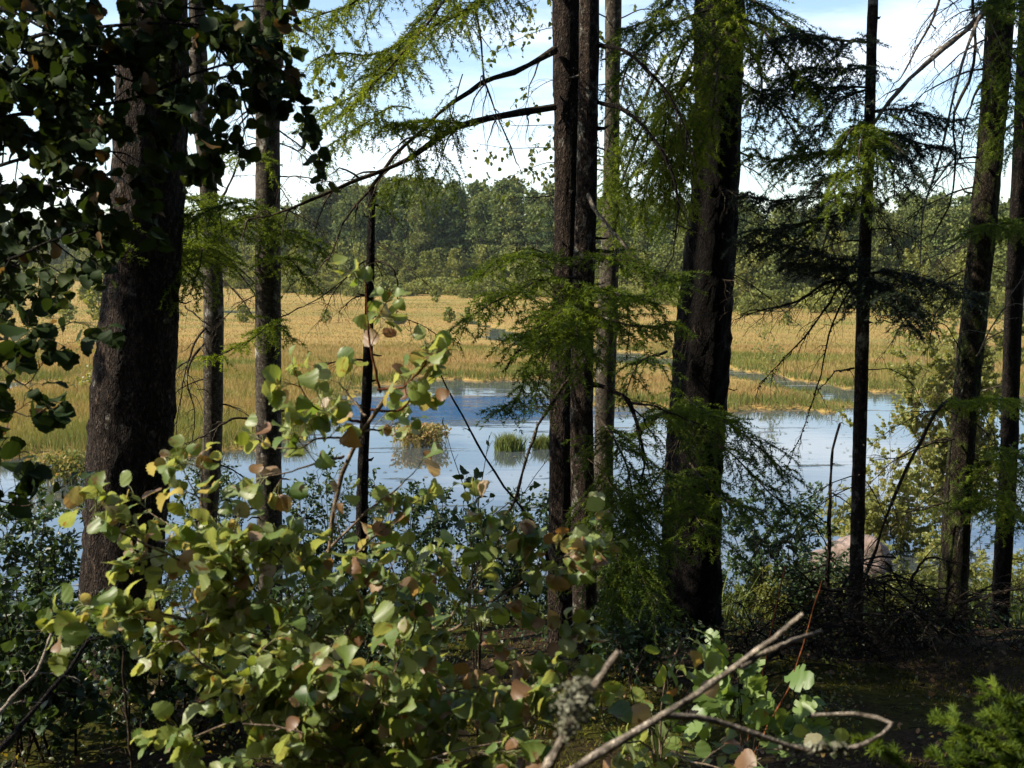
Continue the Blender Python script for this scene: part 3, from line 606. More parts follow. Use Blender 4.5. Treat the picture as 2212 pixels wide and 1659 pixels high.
# green boughs of the front one of the pair
for pts, c, l, ti in (
    ([(1245, 600, 5.95), (1170, 605, 5.5), (1090, 640, 5.2), (1015, 682, 5.1)], 26, .24, .55),
    ([(1245, 575, 5.95), (1160, 555, 5.6), (1090, 560, 5.4), (1050, 600, 5.3)], 18, .18, .42),
    ([(1250, 640, 5.9), (1310, 620, 5.4), (1380, 640, 5.1), (1440, 600, 5.0)], 26, .24, .5),
    ([(1250, 660, 5.9), (1230, 660, 5.3), (1190, 690, 5.0), (1110, 720, 4.9)], 28, .24, .52),
    ([(1260, 670, 5.9), (1310, 690, 5.3), (1390, 710, 5.1), (1450, 700, 5.0)], 26, .24, .48),
    ([(1250, 690, 5.9), (1250, 700, 5.3), (1260, 740, 4.9), (1280, 790, 4.8)], 22, .22, .55),
    ([(1240, 700, 5.95), (1180, 720, 5.5), (1140, 790, 5.4), (1120, 850, 5.4), (1075, 885, 5.4)], 26, .17, .35),
    ([(1240, 690, 5.9), (1190, 740, 5.4), (1170, 800, 5.3), (1155, 860, 5.3)], 20, .17, .4),
    ([(1270, 560, 5.95), (1330, 560, 5.6), (1400, 580, 5.5), (1470, 590, 5.5)], 18, .18, .35)):
    T5B.bough(pts, .009, int(c * .9), l * .95, .32, 8, .09, tint=ti - .1, t0=.18)
for pts, c, l, ti in (
    ([(1290, 900, 5.95), (1340, 960, 5.6), (1370, 1050, 5.5), (1360, 1120, 5.5)], 24, .26, .3),
    ([(1290, 1000, 5.95), (1340, 1080, 5.6), (1380, 1150, 5.5), (1420, 1180, 5.5)], 24, .26, .35),
    ([(1290, 1060, 5.95), (1330, 1170, 5.6), (1350, 1260, 5.5), (1340, 1330, 5.5)], 24, .26, .3),
    ([(1290, 1150, 5.95), (1370, 1230, 5.6), (1420, 1300, 5.5)], 18, .24, .25)):
    T5B.bough(pts, .009, c, l, .45, 7, .09, tint=ti, t0=.15, m=NEEDLE)

# spruce boughs low between the left trunks
for pts, c, l, ti in (
    ([(460, 560, 7.3), (420, 480, 6.8), (340, 450, 6.2), (250, 470, 5.8)], 24, .24, .65),
    ([(462, 520, 7.3), (430, 440, 6.7), (390, 420, 6.3), (350, 400, 6.1)], 20, .20, .55),
    ([(462, 580, 7.3), (400, 530, 6.4), (370, 580, 6.0), (350, 640, 5.9)], 26, .22, .65),
    ([(462, 560, 7.3), (430, 540, 6.4), (420, 580, 6.1), (400, 640, 6.0)], 20, .20, .6),
    ([(465, 540, 7.3), (500, 500, 6.7), (540, 470, 6.5), (600, 480, 6.4)], 22, .20, .45),
    ([(462, 560, 7.3), (340, 510, 6.3), (260, 540, 5.8), (235, 520, 5.7)], 24, .22, .5)):
    T2.bough(pts, .009, c, l, .35, 7, .09, tint=ti, t0=.15)
for pts, c, l, ti in (
    ([(575, 520, 6.95), (620, 500, 6.5), (660, 520, 6.4), (700, 545, 6.4)], 20, .2, .4),
    ([(575, 470, 6.95), (530, 440, 6.4), (470, 450, 6.1), (420, 480, 6.0)], 24, .22, .42),
    ([(575, 560, 6.95), (620, 560, 6.6), (660, 600, 6.5)], 16, .2, .35),
    ([(575, 340, 6.95), (540, 330, 6.6), (500, 325, 6.5)], 9, .14, .55),
    ([(590, 700, 6.95), (560, 715, 6.5), (520, 740, 6.4)], 11, .14, .7),
    ([(590, 690, 6.95), (610, 705, 6.5), (640, 740, 6.4)], 9, .12, .65),
    ([(520, 740, 6.6), (480, 770, 6.5), (445, 775, 6.5)], 5, .08, .75)):
    T3.bough(pts, .007, c, l, .35, 6, .08, tint=ti, t0=.15)
T2.dead([(400, 660, 7.4), (430, 690, 7.3), (455, 710, 7.4)], .007, 5, .2); T2.dead([(455, 690, 7.4), (415, 760, 7.2), (395, 830, 7.2), (380, 960, 7.2)], .009, 8, .2)
T2.dead([(455, 720, 7.4), (405, 800, 7.2), (420, 900, 7.2), (415, 1000, 7.2)], .009, 8, .2); T2.dead([(475, 440, 7.4), (520, 350, 7.2), (548, 260, 7.1)], .010, 6, .25)
T3.dead([(555, 465, 7.), (510, 470, 6.9), (480, 490, 6.9)], .013, 4, .2); T3.dead([(555, 905, 7.), (510, 900, 6.9), (460, 930, 6.8), (400, 960, 6.8)], .010, 6, .2)
T3.dead([(600, 380, 7.), (660, 385, 6.8), (720, 395, 6.7), (770, 380, 6.6)], .006, 10, .22, .8, 3)
T3.dead([(600, 400, 7.), (640, 440, 6.8), (680, 470, 6.7)], .005, 8, .2, .6, 3)
T3.dead([(600, 690, 7.), (690, 640, 6.7), (760, 590, 6.6), (830, 560, 6.5)], .005, 6, .2, .6)

# the stout dark spruce: lime curtains above, dark skirts below
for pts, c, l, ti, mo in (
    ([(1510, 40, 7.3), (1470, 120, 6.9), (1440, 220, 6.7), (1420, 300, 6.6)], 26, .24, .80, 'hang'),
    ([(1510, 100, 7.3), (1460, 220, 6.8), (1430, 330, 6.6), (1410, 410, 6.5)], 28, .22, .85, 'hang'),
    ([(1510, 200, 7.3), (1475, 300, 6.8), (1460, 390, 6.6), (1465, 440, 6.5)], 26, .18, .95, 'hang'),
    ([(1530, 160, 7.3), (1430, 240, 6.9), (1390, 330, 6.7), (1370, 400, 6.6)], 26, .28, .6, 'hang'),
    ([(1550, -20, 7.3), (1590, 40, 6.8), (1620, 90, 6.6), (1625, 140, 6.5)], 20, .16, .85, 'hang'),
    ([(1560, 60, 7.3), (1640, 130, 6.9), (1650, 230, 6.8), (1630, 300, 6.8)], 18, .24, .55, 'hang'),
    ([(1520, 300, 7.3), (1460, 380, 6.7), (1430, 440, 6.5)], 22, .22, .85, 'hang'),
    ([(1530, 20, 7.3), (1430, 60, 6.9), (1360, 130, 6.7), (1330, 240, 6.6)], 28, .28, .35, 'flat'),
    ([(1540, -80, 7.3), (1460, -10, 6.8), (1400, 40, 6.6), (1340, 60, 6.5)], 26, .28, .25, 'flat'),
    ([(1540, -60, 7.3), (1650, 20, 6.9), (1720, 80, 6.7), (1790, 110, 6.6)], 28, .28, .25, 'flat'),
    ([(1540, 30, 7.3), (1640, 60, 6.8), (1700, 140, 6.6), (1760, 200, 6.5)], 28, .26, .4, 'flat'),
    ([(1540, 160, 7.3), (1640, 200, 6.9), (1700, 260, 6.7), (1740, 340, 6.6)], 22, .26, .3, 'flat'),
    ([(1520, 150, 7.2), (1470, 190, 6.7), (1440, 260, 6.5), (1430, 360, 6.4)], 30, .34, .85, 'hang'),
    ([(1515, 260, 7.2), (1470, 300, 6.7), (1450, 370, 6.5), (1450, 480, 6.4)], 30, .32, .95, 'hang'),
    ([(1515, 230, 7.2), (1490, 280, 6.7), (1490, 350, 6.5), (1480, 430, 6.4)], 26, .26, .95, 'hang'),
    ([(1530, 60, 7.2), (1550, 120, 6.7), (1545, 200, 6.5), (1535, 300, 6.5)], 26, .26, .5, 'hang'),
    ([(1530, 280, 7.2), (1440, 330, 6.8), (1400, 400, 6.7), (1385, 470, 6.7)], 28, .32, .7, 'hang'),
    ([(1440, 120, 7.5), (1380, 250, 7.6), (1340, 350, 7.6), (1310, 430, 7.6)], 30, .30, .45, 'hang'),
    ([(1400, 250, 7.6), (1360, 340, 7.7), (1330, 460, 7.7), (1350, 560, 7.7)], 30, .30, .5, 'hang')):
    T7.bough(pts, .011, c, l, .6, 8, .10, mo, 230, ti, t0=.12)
for pts, c, l, ti in (
    ([(1480, 880, 7.3), (1560, 905, 6.6), (1640, 960, 6.3), (1700, 1020, 6.2)], 30, .26, .32),
    ([(1490, 930, 7.3), (1580, 980, 6.6), (1660, 1060, 6.3), (1735, 1110, 6.2)], 26, .22, .22),
    ([(1480, 860, 7.3), (1500, 880, 6.6), (1540, 905, 6.3), (1590, 915, 6.2)], 24, .2, .45),
    ([(1470, 890, 7.3), (1430, 890, 6.5), (1390, 920, 6.2), (1340, 950, 6.1)], 26, .24, .35),
    ([(1490, 1000, 7.3), (1540, 1060, 6.5), (1600, 1090, 6.3), (1640, 1100, 6.2)], 24, .24, .3),
    ([(1480, 1050, 7.3), (1500, 1110, 6.4), (1530, 1150, 6.1), (1560, 1180, 6.0)], 24, .24, .45),
    ([(1440, 760, 7.3), (1380, 780, 6.8), (1360, 820, 6.6), (1350, 860, 6.6)], 14, .18, .25),
    ([(1440, 1000, 7.3), (1400, 1060, 6.6), (1370, 1150, 6.4), (1370, 1240, 6.4)], 28, .28, .22),
    ([(1440, 1050, 7.3), (1390, 1130, 6.6), (1330, 1220, 6.4), (1310, 1300, 6.4)], 28, .28, .22)):
    T7.bough(pts, .010, c, l, .4, 7, .09, 'flat', 230, ti, t0=.12)

# the slender spruce: layered dark boughs
for pts, c, l, ti, mo in (
    ([(1882, 90, 6.95), (1800, 80, 6.8), (1720, 70, 6.7), (1650, 90, 6.6)], 26, .26, .3, 'flat'),
    ([(1882, 140, 6.95), (1810, 150, 6.8), (1740, 150, 6.7), (1690, 170, 6.7)], 26, .24, .3, 'flat'),
    ([(1880, 190, 6.95), (1800, 190, 6.8), (1710, 190, 6.7), (1640, 210, 6.6)], 26, .24, .3, 'flat'),
    ([(1880, 190, 6.95), (1820, 220, 7.1), (1760, 290, 7.1), (1720, 330, 7.1)], 24, .24, .3, 'flat'),
    ([(1880, 240, 6.95), (1940, 235, 6.9), (2000, 250, 6.8), (2050, 262, 6.8)], 20, .18, .3, 'flat'),
    ([(1880, 300, 6.95), (1940, 290, 6.9), (2000, 310, 6.8), (2045, 320, 6.8)], 22, .18, .3, 'flat'),
    ([(1878, 300, 6.95), (1925, 305, 6.5), (1965, 340, 6.3), (1988, 395, 6.2)], 22, .22, .3, 'hang'),
    ([(1878, 270, 6.95), (1845, 280, 6.4), (1815, 330, 6.2), (1800, 430, 6.1)], 24, .26, .6, 'hang'),
    ([(1878, 280, 6.95), (1860, 290, 6.3), (1848, 350, 6.1), (1840, 440, 6.1)], 22, .22, .5, 'hang'),
    ([(1878, 290, 6.95), (1885, 300, 6.4), (1895, 340, 6.2), (1890, 420, 6.2)], 20, .20, .45, 'hang'),
    ([(1878, 300, 6.95), (1915, 320, 6.4), (1938, 360, 6.2), (1945, 430, 6.2)], 20, .22, .35, 'hang'),
    ([(1876, 360, 6.95), (1830, 370, 6.6), (1780, 380, 6.5), (1750, 410, 6.4)], 20, .20, .35, 'flat'),
    ([(1878, 330, 6.95), (1780, 330, 6.8), (1700, 350, 6.7), (1640, 340, 6.7)], 26, .24, .4, 'flat'),
    ([(1876, 420, 6.95), (1770, 430, 6.8), (1680, 440, 6.7), (1600, 425, 6.6)], 26, .24, .2, 'flat'),
    ([(1876, 440, 6.95), (1780, 470, 6.8), (1690, 490, 6.7), (1620, 500, 6.6)], 26, .24, .2, 'flat'),
    ([(1868, 560, 6.95), (1780, 550, 6.8), (1700, 530, 6.7), (1610, 520, 6.6)], 28, .22, .18, 'flat'),
    ([(1866, 590, 6.95), (1790, 580, 6.8), (1720, 570, 6.7)], 22, .22, .18, 'flat'),
    ([(1866, 590, 6.95), (1930, 590, 6.8), (2000, 610, 6.7), (2070, 640, 6.7)], 28, .26, .16, 'flat'),
    ([(1866, 600, 6.95), (1910, 620, 6.7), (1960, 650, 6.6), (2000, 690, 6.6)], 26, .22, .16, 'flat'),
    ([(1866, 620, 6.95), (1900, 640, 6.5), (1930, 670, 6.4), (1960, 700, 6.4)], 20, .18, .2, 'flat')):
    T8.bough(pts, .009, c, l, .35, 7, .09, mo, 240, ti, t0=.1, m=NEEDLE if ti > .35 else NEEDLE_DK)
T8.dead([(1858, 640, 6.9), (1800, 600, 6.7), (1720, 650, 6.6), (1600, 680, 6.5)], .011, 14, .28, .5, 4, BARK_DARK, 'flat', .2, 60)
T8.dead([(1855, 560, 6.9), (1800, 640, 6.6), (1750, 720, 6.5), (1690, 790, 6.5), (1640, 850, 6.5)], .009, 12, .25, .5, 4, BARK_DARK, 'flat', .2, 160)
T8.dead([(1855, 600, 6.9), (1800, 690, 6.7), (1770, 800, 6.6), (1740, 900, 6.6), (1690, 1020, 6.6)], .007, 10, .2, .5, 3, BARK_DARK, 'radial', .2, 120)
T8.dead([(1845, 795, 6.95), (1810, 800, 6.8), (1780, 840, 6.7), (1765, 870, 6.7)], .007, 2, .1, lich=60); T8.dead([(1870, 800, 6.95), (1930, 800, 6.9), (1980, 840, 6.8), (2010, 900, 6.8)], .005, 5, .2)
T8.dead([(1800, 460, 6.9), (1780, 520, 6.7), (1765, 570, 6.7), (1750, 610, 6.7)], .008, 2, .15, bk=BARK_DEAD)

# long bare limbs of the mossy leaning spruce
T9.dead([(2130, 10, 7.4), (2107, 40, 7.2), (2023, 104, 6.9), (1949, 171, 6.8), (1900, 235, 6.8), (1885, 262, 6.8)], .021, 8, .35, .4, 3, BARK_DEAD, 'flat', .2, 30, 7, .5)
T9.dead([(2060, -80, 7.3), (2023, 0, 7.0), (1986, 94, 6.9), (1946, 168, 6.9)], .014, 8, .3, .4, 3, BARK_TWIG, 'flat', .2, 20)
T9.dead([(2140, -20, 7.4), (2117, 40, 7.0), (2074, 168, 6.8), (2053, 269, 6.8), (2020, 386, 6.8), (2003, 437, 6.8), (1990, 551, 6.8)], .012, 9, .25, .6, 3, BARK_DEAD, 'radial', .15, 30, 6, .4)
T9.dead([(2125, -60, 7.4), (2104, 0, 7.1), (2107, 134, 7.0), (2064, 249, 6.9), (2064, 336, 6.9), (2053, 447, 6.9), (2010, 534, 6.9)], .012, 9, .25, .6, 3, BARK_TWIG, 'radial', .15, 40, 6, .4)
T9.dead([(2125, 170, 7.4), (2080, 250, 7.2), (2060, 350, 7.1), (2000, 420, 7.0)], .008, 10, .3, .5, 3)
T9.dead([(2110, 340, 7.4), (2060, 350, 7.2), (2010, 400, 7.1), (1960, 480, 7.0)], .009, 10, .3, .5, 3)
T9.dead([(2095, 500, 7.4), (2040, 540, 7.2), (2000, 560, 7.1), (1960, 640, 7.0)], .006, 8, .25, .5, 3, BARK_DEAD)
T9.dead([(2080, 640, 7.4), (2030, 650, 7.2), (2000, 700, 7.1), (1985, 800, 7.1)], .006, 8, .25, .5, 3)
T9.dead([(2075, 760, 7.4), (2040, 700, 7.2), (1960, 710, 7.1), (1900, 690, 7.0)], .005, 8, .25, .5, 3)
T9.dead([(2062, 950, 7.4), (2000, 960, 7.2), (1940, 990, 7.1), (1880, 1000, 7.0)], .008, 8, .25, .3, 3)
T9.dead([(2052, 1080, 7.4), (1990, 1100, 7.2), (1920, 1110, 7.1)], .007, 8, .25, .3, 3)
T9.dead([(2052, 860, 7.4), (2030, 880, 7.0), (1990, 950, 6.9), (1930, 1060, 6.8), (1890, 1160, 6.8), (1840, 1290, 6.8)], .013, 8, .35, .3, 3, BARK_TWIG, 'flat', .15, 40, 7, .7)
T9.dead([(2112, 770, 7.4), (2150, 700, 7.2), (2200, 620, 7.2), (2240, 560, 7.2)], .007, 8, .25, .3, 3, BARK_DEAD)
T9.dead([(2070, 1180, 7.35), (2078, 1140, 7.2), (2050, 1190, 7.1), (2020, 1240, 7.1)], .006, 3, .1, bk=BARK_DEAD)
for pts, c, l, ti in (([(2160, 60, 7.45), (2180, 140, 7.1), (2175, 240, 7.0), (2150, 330, 7.0)], 22, .16, .45), ([(2150, 150, 7.45), (2130, 220, 7.1), (2140, 320, 7.0)], 18, .14, .5), ([(2130, 10, 7.4), (2180, 30, 7.0), (2212, 80, 6.9)], 18, .22, .3)):
    T9.bough(pts, .006, c, l, .6, 6, .07, 'hang', 210, ti, t0=.1)
for pts, c, l, ti in (
    ([(2180, 865, 8.0), (2140, 862, 7.4), (2090, 866, 7.1), (2050, 868, 7.0)], 26, .20, .6),
    ([(2180, 990, 8.0), (2140, 1000, 7.4), (2110, 1030, 7.2), (2090, 1060, 7.1)], 24, .22, .5),
    ([(2180, 1060, 8.0), (2130, 1070, 7.4), (2090, 1090, 7.2), (2070, 1110, 7.1)], 24, .22, .5),
    ([(2180, 960, 8.0), (2200, 990, 7.3), (2215, 1020, 7.1), (2225, 1080, 7.0)], 26, .26, .5),
    ([(2180, 1090, 8.0), (2190, 1110, 7.3), (2200, 1140, 7.1)], 22, .26, .65),
    ([(2190, 480, 8.0), (2160, 490, 7.4), (2130, 500, 7.1), (2110, 510, 7.0)], 20, .2, .3),
    ([(2190, 500, 8.0), (2210, 490, 7.4), (2230, 500, 7.1)], 20, .22, .4),
    ([(2200, 100, 8.0), (2180, 130, 7.4), (2190, 200, 7.2)], 20, .24, .3),
    ([(2200, 200, 8.0), (2210, 260, 7.4), (2200, 320, 7.2)], 20, .24, .3),
    ([(2200, 20, 8.0), (2170, 10, 7.4), (2120, 10, 7.1)], 20, .24, .25)):
    T10.bough(pts, .008, c, l, .3, 7, .09, 'flat', 230, ti, t0=.12)
# ------------------------------------------------------------------ END OF TREES
# ------------------------------------------------------------------ leafy undergrowth
class Plant:
    """stems, each with twigs and its own foliage"""
    def __init__(s, name, label, cat, base, group=None): s.o = thing(name, base, label, cat, group)
    def stem(s, P, r=.006, cnt=8, L=.2, nleaf=60, size=.05, tpl='aspen', m=None, bk=None, tint=None, brown=.0, t0=.3, ang=50, droop=.05, mode='radial', sub=2, hang=.3, up=.7, pet=.5, r1=.3, clus=None, svar=.25, k=6, lift=.2, wob=.06):
        P = spl(P, 16) + np.cumsum(rng.normal(0, .0015, (16, 3)), 0)
        b = MB(); tubes(b, P, r, r * r1, k, rough=.06)
        c1 = kids(P, cnt, t0, 1, L, ang, mode, droop, 5, wob, lift=lift) if cnt else P[None]
        if cnt: tubes(b, c1, max(r * .35, .0012), .0009, 3)
        tw = c1
        if sub: tw = kids(c1, sub, .3, .95, L * .4, 45, 'radial', droop, 4, .08, lift=lift); tubes(b, tw, .0011, .0007, 3)
        o = b.build('stem', bk or BARK_TWIG, s.o)
        if nleaf:
            f = MB(); n1 = int(nleaf * .55) if sub else nleaf
            p, D, _, _ = sample(c1, n1, .3, 1.)
            if sub:
                p2, D2, _, _ = sample(tw, nleaf - n1, .2, 1.); p = np.vstack([p, p2]); D = np.vstack([D, D2])
            if tint is None: tt = rng.uniform(0, .8, len(p))
            else: tt = np.clip(rng.normal(tint, .14, len(p)), 0, .79)
            tt = np.where(rng.uniform(0, 1, len(p)) < brown, rng.uniform(.83, 1, len(p)), tt)
            pm = MB() if pet > .25 else None
            leaves(f, p, D, size, tpl, pet, hang, up, tt, svar, pm)
            if pm is not None: f.V += pm.V; f.F += [x + f.n for x in pm.F]; f.T += pm.T; f.n += pm.n
            f.build('foliage', m or ASPEN, o)
        return o
def px(pts): return [at(*p) for p in pts]
def ground_at(pxx, Y):
    x = ray(pxx, 1500)[0] / ray(pxx, 1500)[1] * Y; return np.array([x, Y, float(gz(x, Y)) - .03])

# central aspen sapling, sunlit
A = Plant('aspen_sapling', 'tallest sunlit aspen sapling in the foreground with pale stem and brown-blotched leaves', 'sapling', ground_at(700, 2.45))
b0 = ground_at(700, 2.45)
A.stem([b0] + px([(703, 1659, 2.4), (706, 1400, 2.4), (708, 1200, 2.4), (716, 1080, 2.4), (742, 980, 2.4), (785, 905, 2.38), (822, 850, 2.36)]), .0085, 0, .1, 0, bk=BARK_PALE, sub=0, r1=.6)
for pts, n, br, L in (
    ([(822, 850, 2.36), (808, 780, 2.35), (792, 700, 2.33), (783, 600, 2.33)], 13, .2, .08),
    ([(815, 845, 2.36), (870, 832, 2.32), (905, 800, 2.3), (930, 762, 2.28)], 13, .3, .07),
    ([(800, 885, 2.37), (860, 885, 2.35), (905, 840, 2.33), (950, 810, 2.33)], 10, .35, .07),
    ([(780, 910, 2.38), (700, 890, 2.3), (655, 850, 2.28), (632, 800, 2.28)], 16, .1, .09),
    ([(760, 950, 2.4), (690, 940, 2.3), (640, 960, 2.25), (580, 955, 2.25)], 18, .15, .09),
    ([(742, 985, 2.4), (690, 1000, 2.3), (620, 1030, 2.26), (570, 1035, 2.26)], 10, .5, .07),
    ([(770, 935, 2.4), (830, 930, 2.5), (860, 910, 2.5)], 9, .05, .07),
    ([(790, 900, 2.38), (770, 860, 2.4), (745, 830, 2.4)], 9, .1, .07),
    ([(708, 1190, 2.4), (800, 1100, 2.35), (870, 1045, 2.3), (905, 1010, 2.3)], 9, .75, .06),
    ([(706, 1260, 2.4), (790, 1180, 2.35), (860, 1120, 2.3), (880, 1090, 2.3)], 16, .3, .08),
    ([(706, 1330, 2.4), (660, 1230, 2.3), (640, 1180, 2.25), (620, 1130, 2.25)], 18, .08, .09),
    ([(706, 1300, 2.4), (740, 1210, 2.3), (730, 1150, 2.25), (720, 1100, 2.25)], 16, .2, .09),
    ([(705, 1400, 2.4), (780, 1320, 2.3), (830, 1240, 2.25), (860, 1190, 2.25)], 26, .12, .10)):
    A.stem(px(pts), .0038, 4, L, int(n * 2.1), .0345, 'aspen', brown=br * .8, t0=.35, bk=BARK_RED if pts[-1][1] < 830 else BARK_PALE, sub=0, pet=.7, hang=.25, up=.75, tint=.48)
for pts, n, br in (
    ([(704, 1560, 2.4), (600, 1400, 2.3), (520, 1320, 2.2), (420, 1230, 2.15), (310, 1180, 2.1), (215, 1140, 2.1)], 62, .16),
    ([(640, 1440, 2.3), (520, 1370, 2.2), (400, 1330, 2.15), (260, 1310, 2.1), (150, 1330, 2.1)], 40, .3),
    ([(470, 1280, 2.2), (440, 1180, 2.2), (428, 1100, 2.2), (425, 1010, 2.2)], 24, .3),
    ([(600, 1400, 2.3), (560, 1300, 2.2), (530, 1230, 2.15), (500, 1160, 2.15)], 26, .08),
    ([(704, 1560, 2.4), (560, 1490, 2.2), (450, 1440, 2.1), (380, 1380, 2.1)], 32, .1),
    ([(704, 1500, 2.4), (640, 1400, 2.2), (620, 1320, 2.15), (600, 1230, 2.15)], 36, .1),
    ([(704, 1620, 2.4), (620, 1560, 2.1), (520, 1560, 2.05), (420, 1600, 2.05)], 36, .1)):
    A.stem(px(pts), .0055, 8, .13, int(n * 3.6), .0345, 'aspen', brown=br * .7, t0=.25, bk=BARK_PALE, sub=1, pet=.7, hang=.25, up=.75, tint=.48)
B = Plant('aspen_sapling', 'low spreading aspen sapling with many curled brown leaves, in front of the lichened spruce', 'sapling', ground_at(820, 2.6))
b1 = ground_at(820, 2.6)
for pts, n, br, r in (
    ([(840, 1560, 2.6), (920, 1420, 2.55), (1000, 1300, 2.5), (1060, 1210, 2.45), (1090, 1160, 2.45)], 46, .35, .007),
    ([(1000, 1320, 2.5), (1090, 1280, 2.45), (1180, 1220, 2.4), (1260, 1175, 2.4)], 36, .45, .004),
    ([(960, 1370, 2.5), (1010, 1340, 2.45), (1000, 1270, 2.4), (975, 1240, 2.4)], 18, .02, .004),
    ([(850, 1560, 2.6), (980, 1480, 2.5), (1100, 1430, 2.45), (1230, 1400, 2.4)], 56, .42, .006),
    ([(840, 1590, 2.6), (860, 1450, 2.4), (900, 1350, 2.35), (880, 1280, 2.3)], 52, .12, .006),
    ([(840, 1600, 2.6), (780, 1480, 2.3), (760, 1380, 2.2), (790, 1300, 2.2)], 54, .12, .006),
    ([(830, 1640, 2.6), (960, 1560, 2.4), (1080, 1530, 2.3), (1190, 1490, 2.25)], 58, .2, .006),
    ([(830, 1640, 2.6), (900, 1580, 2.2), (1000, 1590, 2.1), (1130, 1570, 2.1)], 46, .25, .005),
    ([(830, 1640, 2.6), (760, 1580, 2.2), (700, 1540, 2.1), (640, 1500, 2.1)], 50, .12, .005),
    ([(830, 1680, 2.6), (760, 1660, 2.1), (680, 1640, 2.0), (560, 1640, 2.0)], 44, .15, .005),
    ([(830, 1680, 2.6), (950, 1680, 2.1), (1050, 1640, 2.0), (1170, 1620, 2.0)], 40, .28, .005),
    ([(830, 1640, 2.6), (880, 1540, 2.2), (960, 1500, 2.1), (1040, 1490, 2.05)], 46, .2, .005),
    ([(830, 1640, 2.6), (800, 1560, 2.1), (830, 1500, 2.0), (860, 1440, 2.0)], 46, .12, .005),
    ([(830, 1660, 2.6), (900, 1640, 2.0), (980, 1620, 1.95), (1080, 1600, 1.95)], 40, .2, .005),
    ([(830, 1660, 2.6), (720, 1620, 2.0), (620, 1580, 1.95), (520, 1570, 1.95)], 44, .12, .005),
    ([(840, 1620, 2.6), (700, 1500, 2.1), (600, 1450, 2.05), (540, 1420, 2.0)], 44, .12, .005)):
    A_ = [b1] + px(pts) if r > .0055 else px(pts)
    B.stem(A_, r, 9, .14, int(n * 3.6), .0345, 'aspen', brown=br * .7, t0=.3, bk=BARK_PALE, sub=1, pet=.7, hang=.25, up=.75, tint=.42)
C = Plant('aspen_sapling', 'small aspen sapling beside the oak seedling, leaves mostly fresh green', 'sapling', ground_at(1430, 2.7)); b2 = ground_at(1430, 2.7)
for pts, n, br in (([(1420, 1600, 2.65), (1430, 1480, 2.6), (1450, 1420, 2.6), (1465, 1385, 2.6)], 22, .05), ([(1420, 1620, 2.65), (1380, 1540, 2.6), (1370, 1470, 2.55), (1400, 1420, 2.55)], 22, .08),
    ([(1430, 1660, 2.65), (1530, 1640, 2.5), (1640, 1620, 2.4), (1735, 1620, 2.35)], 24, .4), ([(1430, 1660, 2.65), (1500, 1640, 2.3), (1560, 1650, 2.2), (1620, 1680, 2.2)], 20, .3), ([(1410, 1640, 2.65), (1330, 1600, 2.5), (1290, 1540, 2.45), (1300, 1490, 2.4)], 24, .1), ([(1430, 1640, 2.65), (1480, 1560, 2.5), (1500, 1510, 2.45)], 14, .1)):
    C.stem([b2] + px(pts), .0045, 6, .10, n, .045, 'aspen', brown=br, t0=.4, bk=BARK_PALE, sub=1, pet=.7, tint=.45)

# shaded aspen whose leaves fill the top left corner
D = Plant('aspen_tree', 'dark shaded aspen reaching in from the left, its leaves filling the top left corner', 'aspen', ground_at(-330, 3.6))
D.stem([ground_at(-330, 3.6)] + px([(-300, 1400, 3.6), (-270, 800, 3.6), (-240, 300, 3.6), (-200, -300, 3.6), (-150, -700, 3.6)]), .045, 0, 0, 0, bk=BARK_SMOOTH, sub=0, k=14)
for pts, n in (
    ([(-240, 330, 3.6), (0, 260, 3.3), (150, 240, 3.2), (300, 215, 3.1), (430, 160, 3.1), (560, 130, 3.1), (640, 170, 3.1)], 150),
    ([(-250, 520, 3.6), (0, 420, 3.3), (120, 400, 3.2), (235, 430, 3.2)], 130),
    ([(-240, 200, 3.6), (50, 90, 3.3), (200, 60, 3.2), (380, 50, 3.1), (560, 60, 3.1), (620, 90, 3.1)], 150),
    ([(-220, 0, 3.6), (100, -40, 3.3), (300, 0, 3.2), (450, 20, 3.2), (570, 10, 3.2)], 140),
    ([(-250, 620, 3.6), (0, 560, 3.2), (100, 520, 3.1), (190, 490, 3.1)], 80),
    ([(-250, 440, 3.6), (50, 340, 3.3), (180, 320, 3.2), (270, 330, 3.2)], 120),
    ([(-230, 120, 3.6), (80, 150, 3.3), (250, 160, 3.2), (380, 230, 3.1), (420, 290, 3.1)], 130),
    ([(-240, 250, 3.6), (-50, 180, 3.2), (100, 200, 3.1), (180, 250, 3.1)], 120),
    ([(-240, 60, 3.6), (-30, 20, 3.2), (150, 100, 3.1), (280, 110, 3.1)], 120),
    ([(300, 20, 3.2), (430, 70, 3.15), (500, 160, 3.1), (530, 250, 3.1)], 34),
    ([(-250, 640, 3.6), (-60, 590, 3.3), (20, 580, 3.2), (60, 560, 3.2)], 40)):
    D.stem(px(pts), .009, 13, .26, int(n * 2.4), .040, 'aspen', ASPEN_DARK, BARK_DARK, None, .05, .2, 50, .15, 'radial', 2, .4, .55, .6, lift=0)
for i in range(16):  # unseen crown limbs, added and placed to shade the leaves and ground below
    x0 = rng.uniform(-6, -2.0); y0 = rng.uniform(2.5, 5.4); z0 = rng.uniform(6.6, 9.2); P = np.array([[-3.6, 3.9, 6.4 + .15 * i], [(x0 - 3.6) / 2, (y0 + 3.9) / 2, (z0 + 7) / 2 + .3], [x0, y0, z0]])
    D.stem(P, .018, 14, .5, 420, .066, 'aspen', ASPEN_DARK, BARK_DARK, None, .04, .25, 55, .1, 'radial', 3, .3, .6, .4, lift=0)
E = Plant('aspen_sapling', 'shaded aspen sapling at the left edge, below the dark canopy, leaves against the bog', 'sapling', ground_at(-120, 2.8)); b3 = ground_at(-120, 2.8)
E.stem([b3] + px([(-130, 1400, 2.8), (-130, 1000, 2.8), (-110, 700, 2.8)]), .009, 0, 0, 0, bk=BARK_TWIG, sub=0)
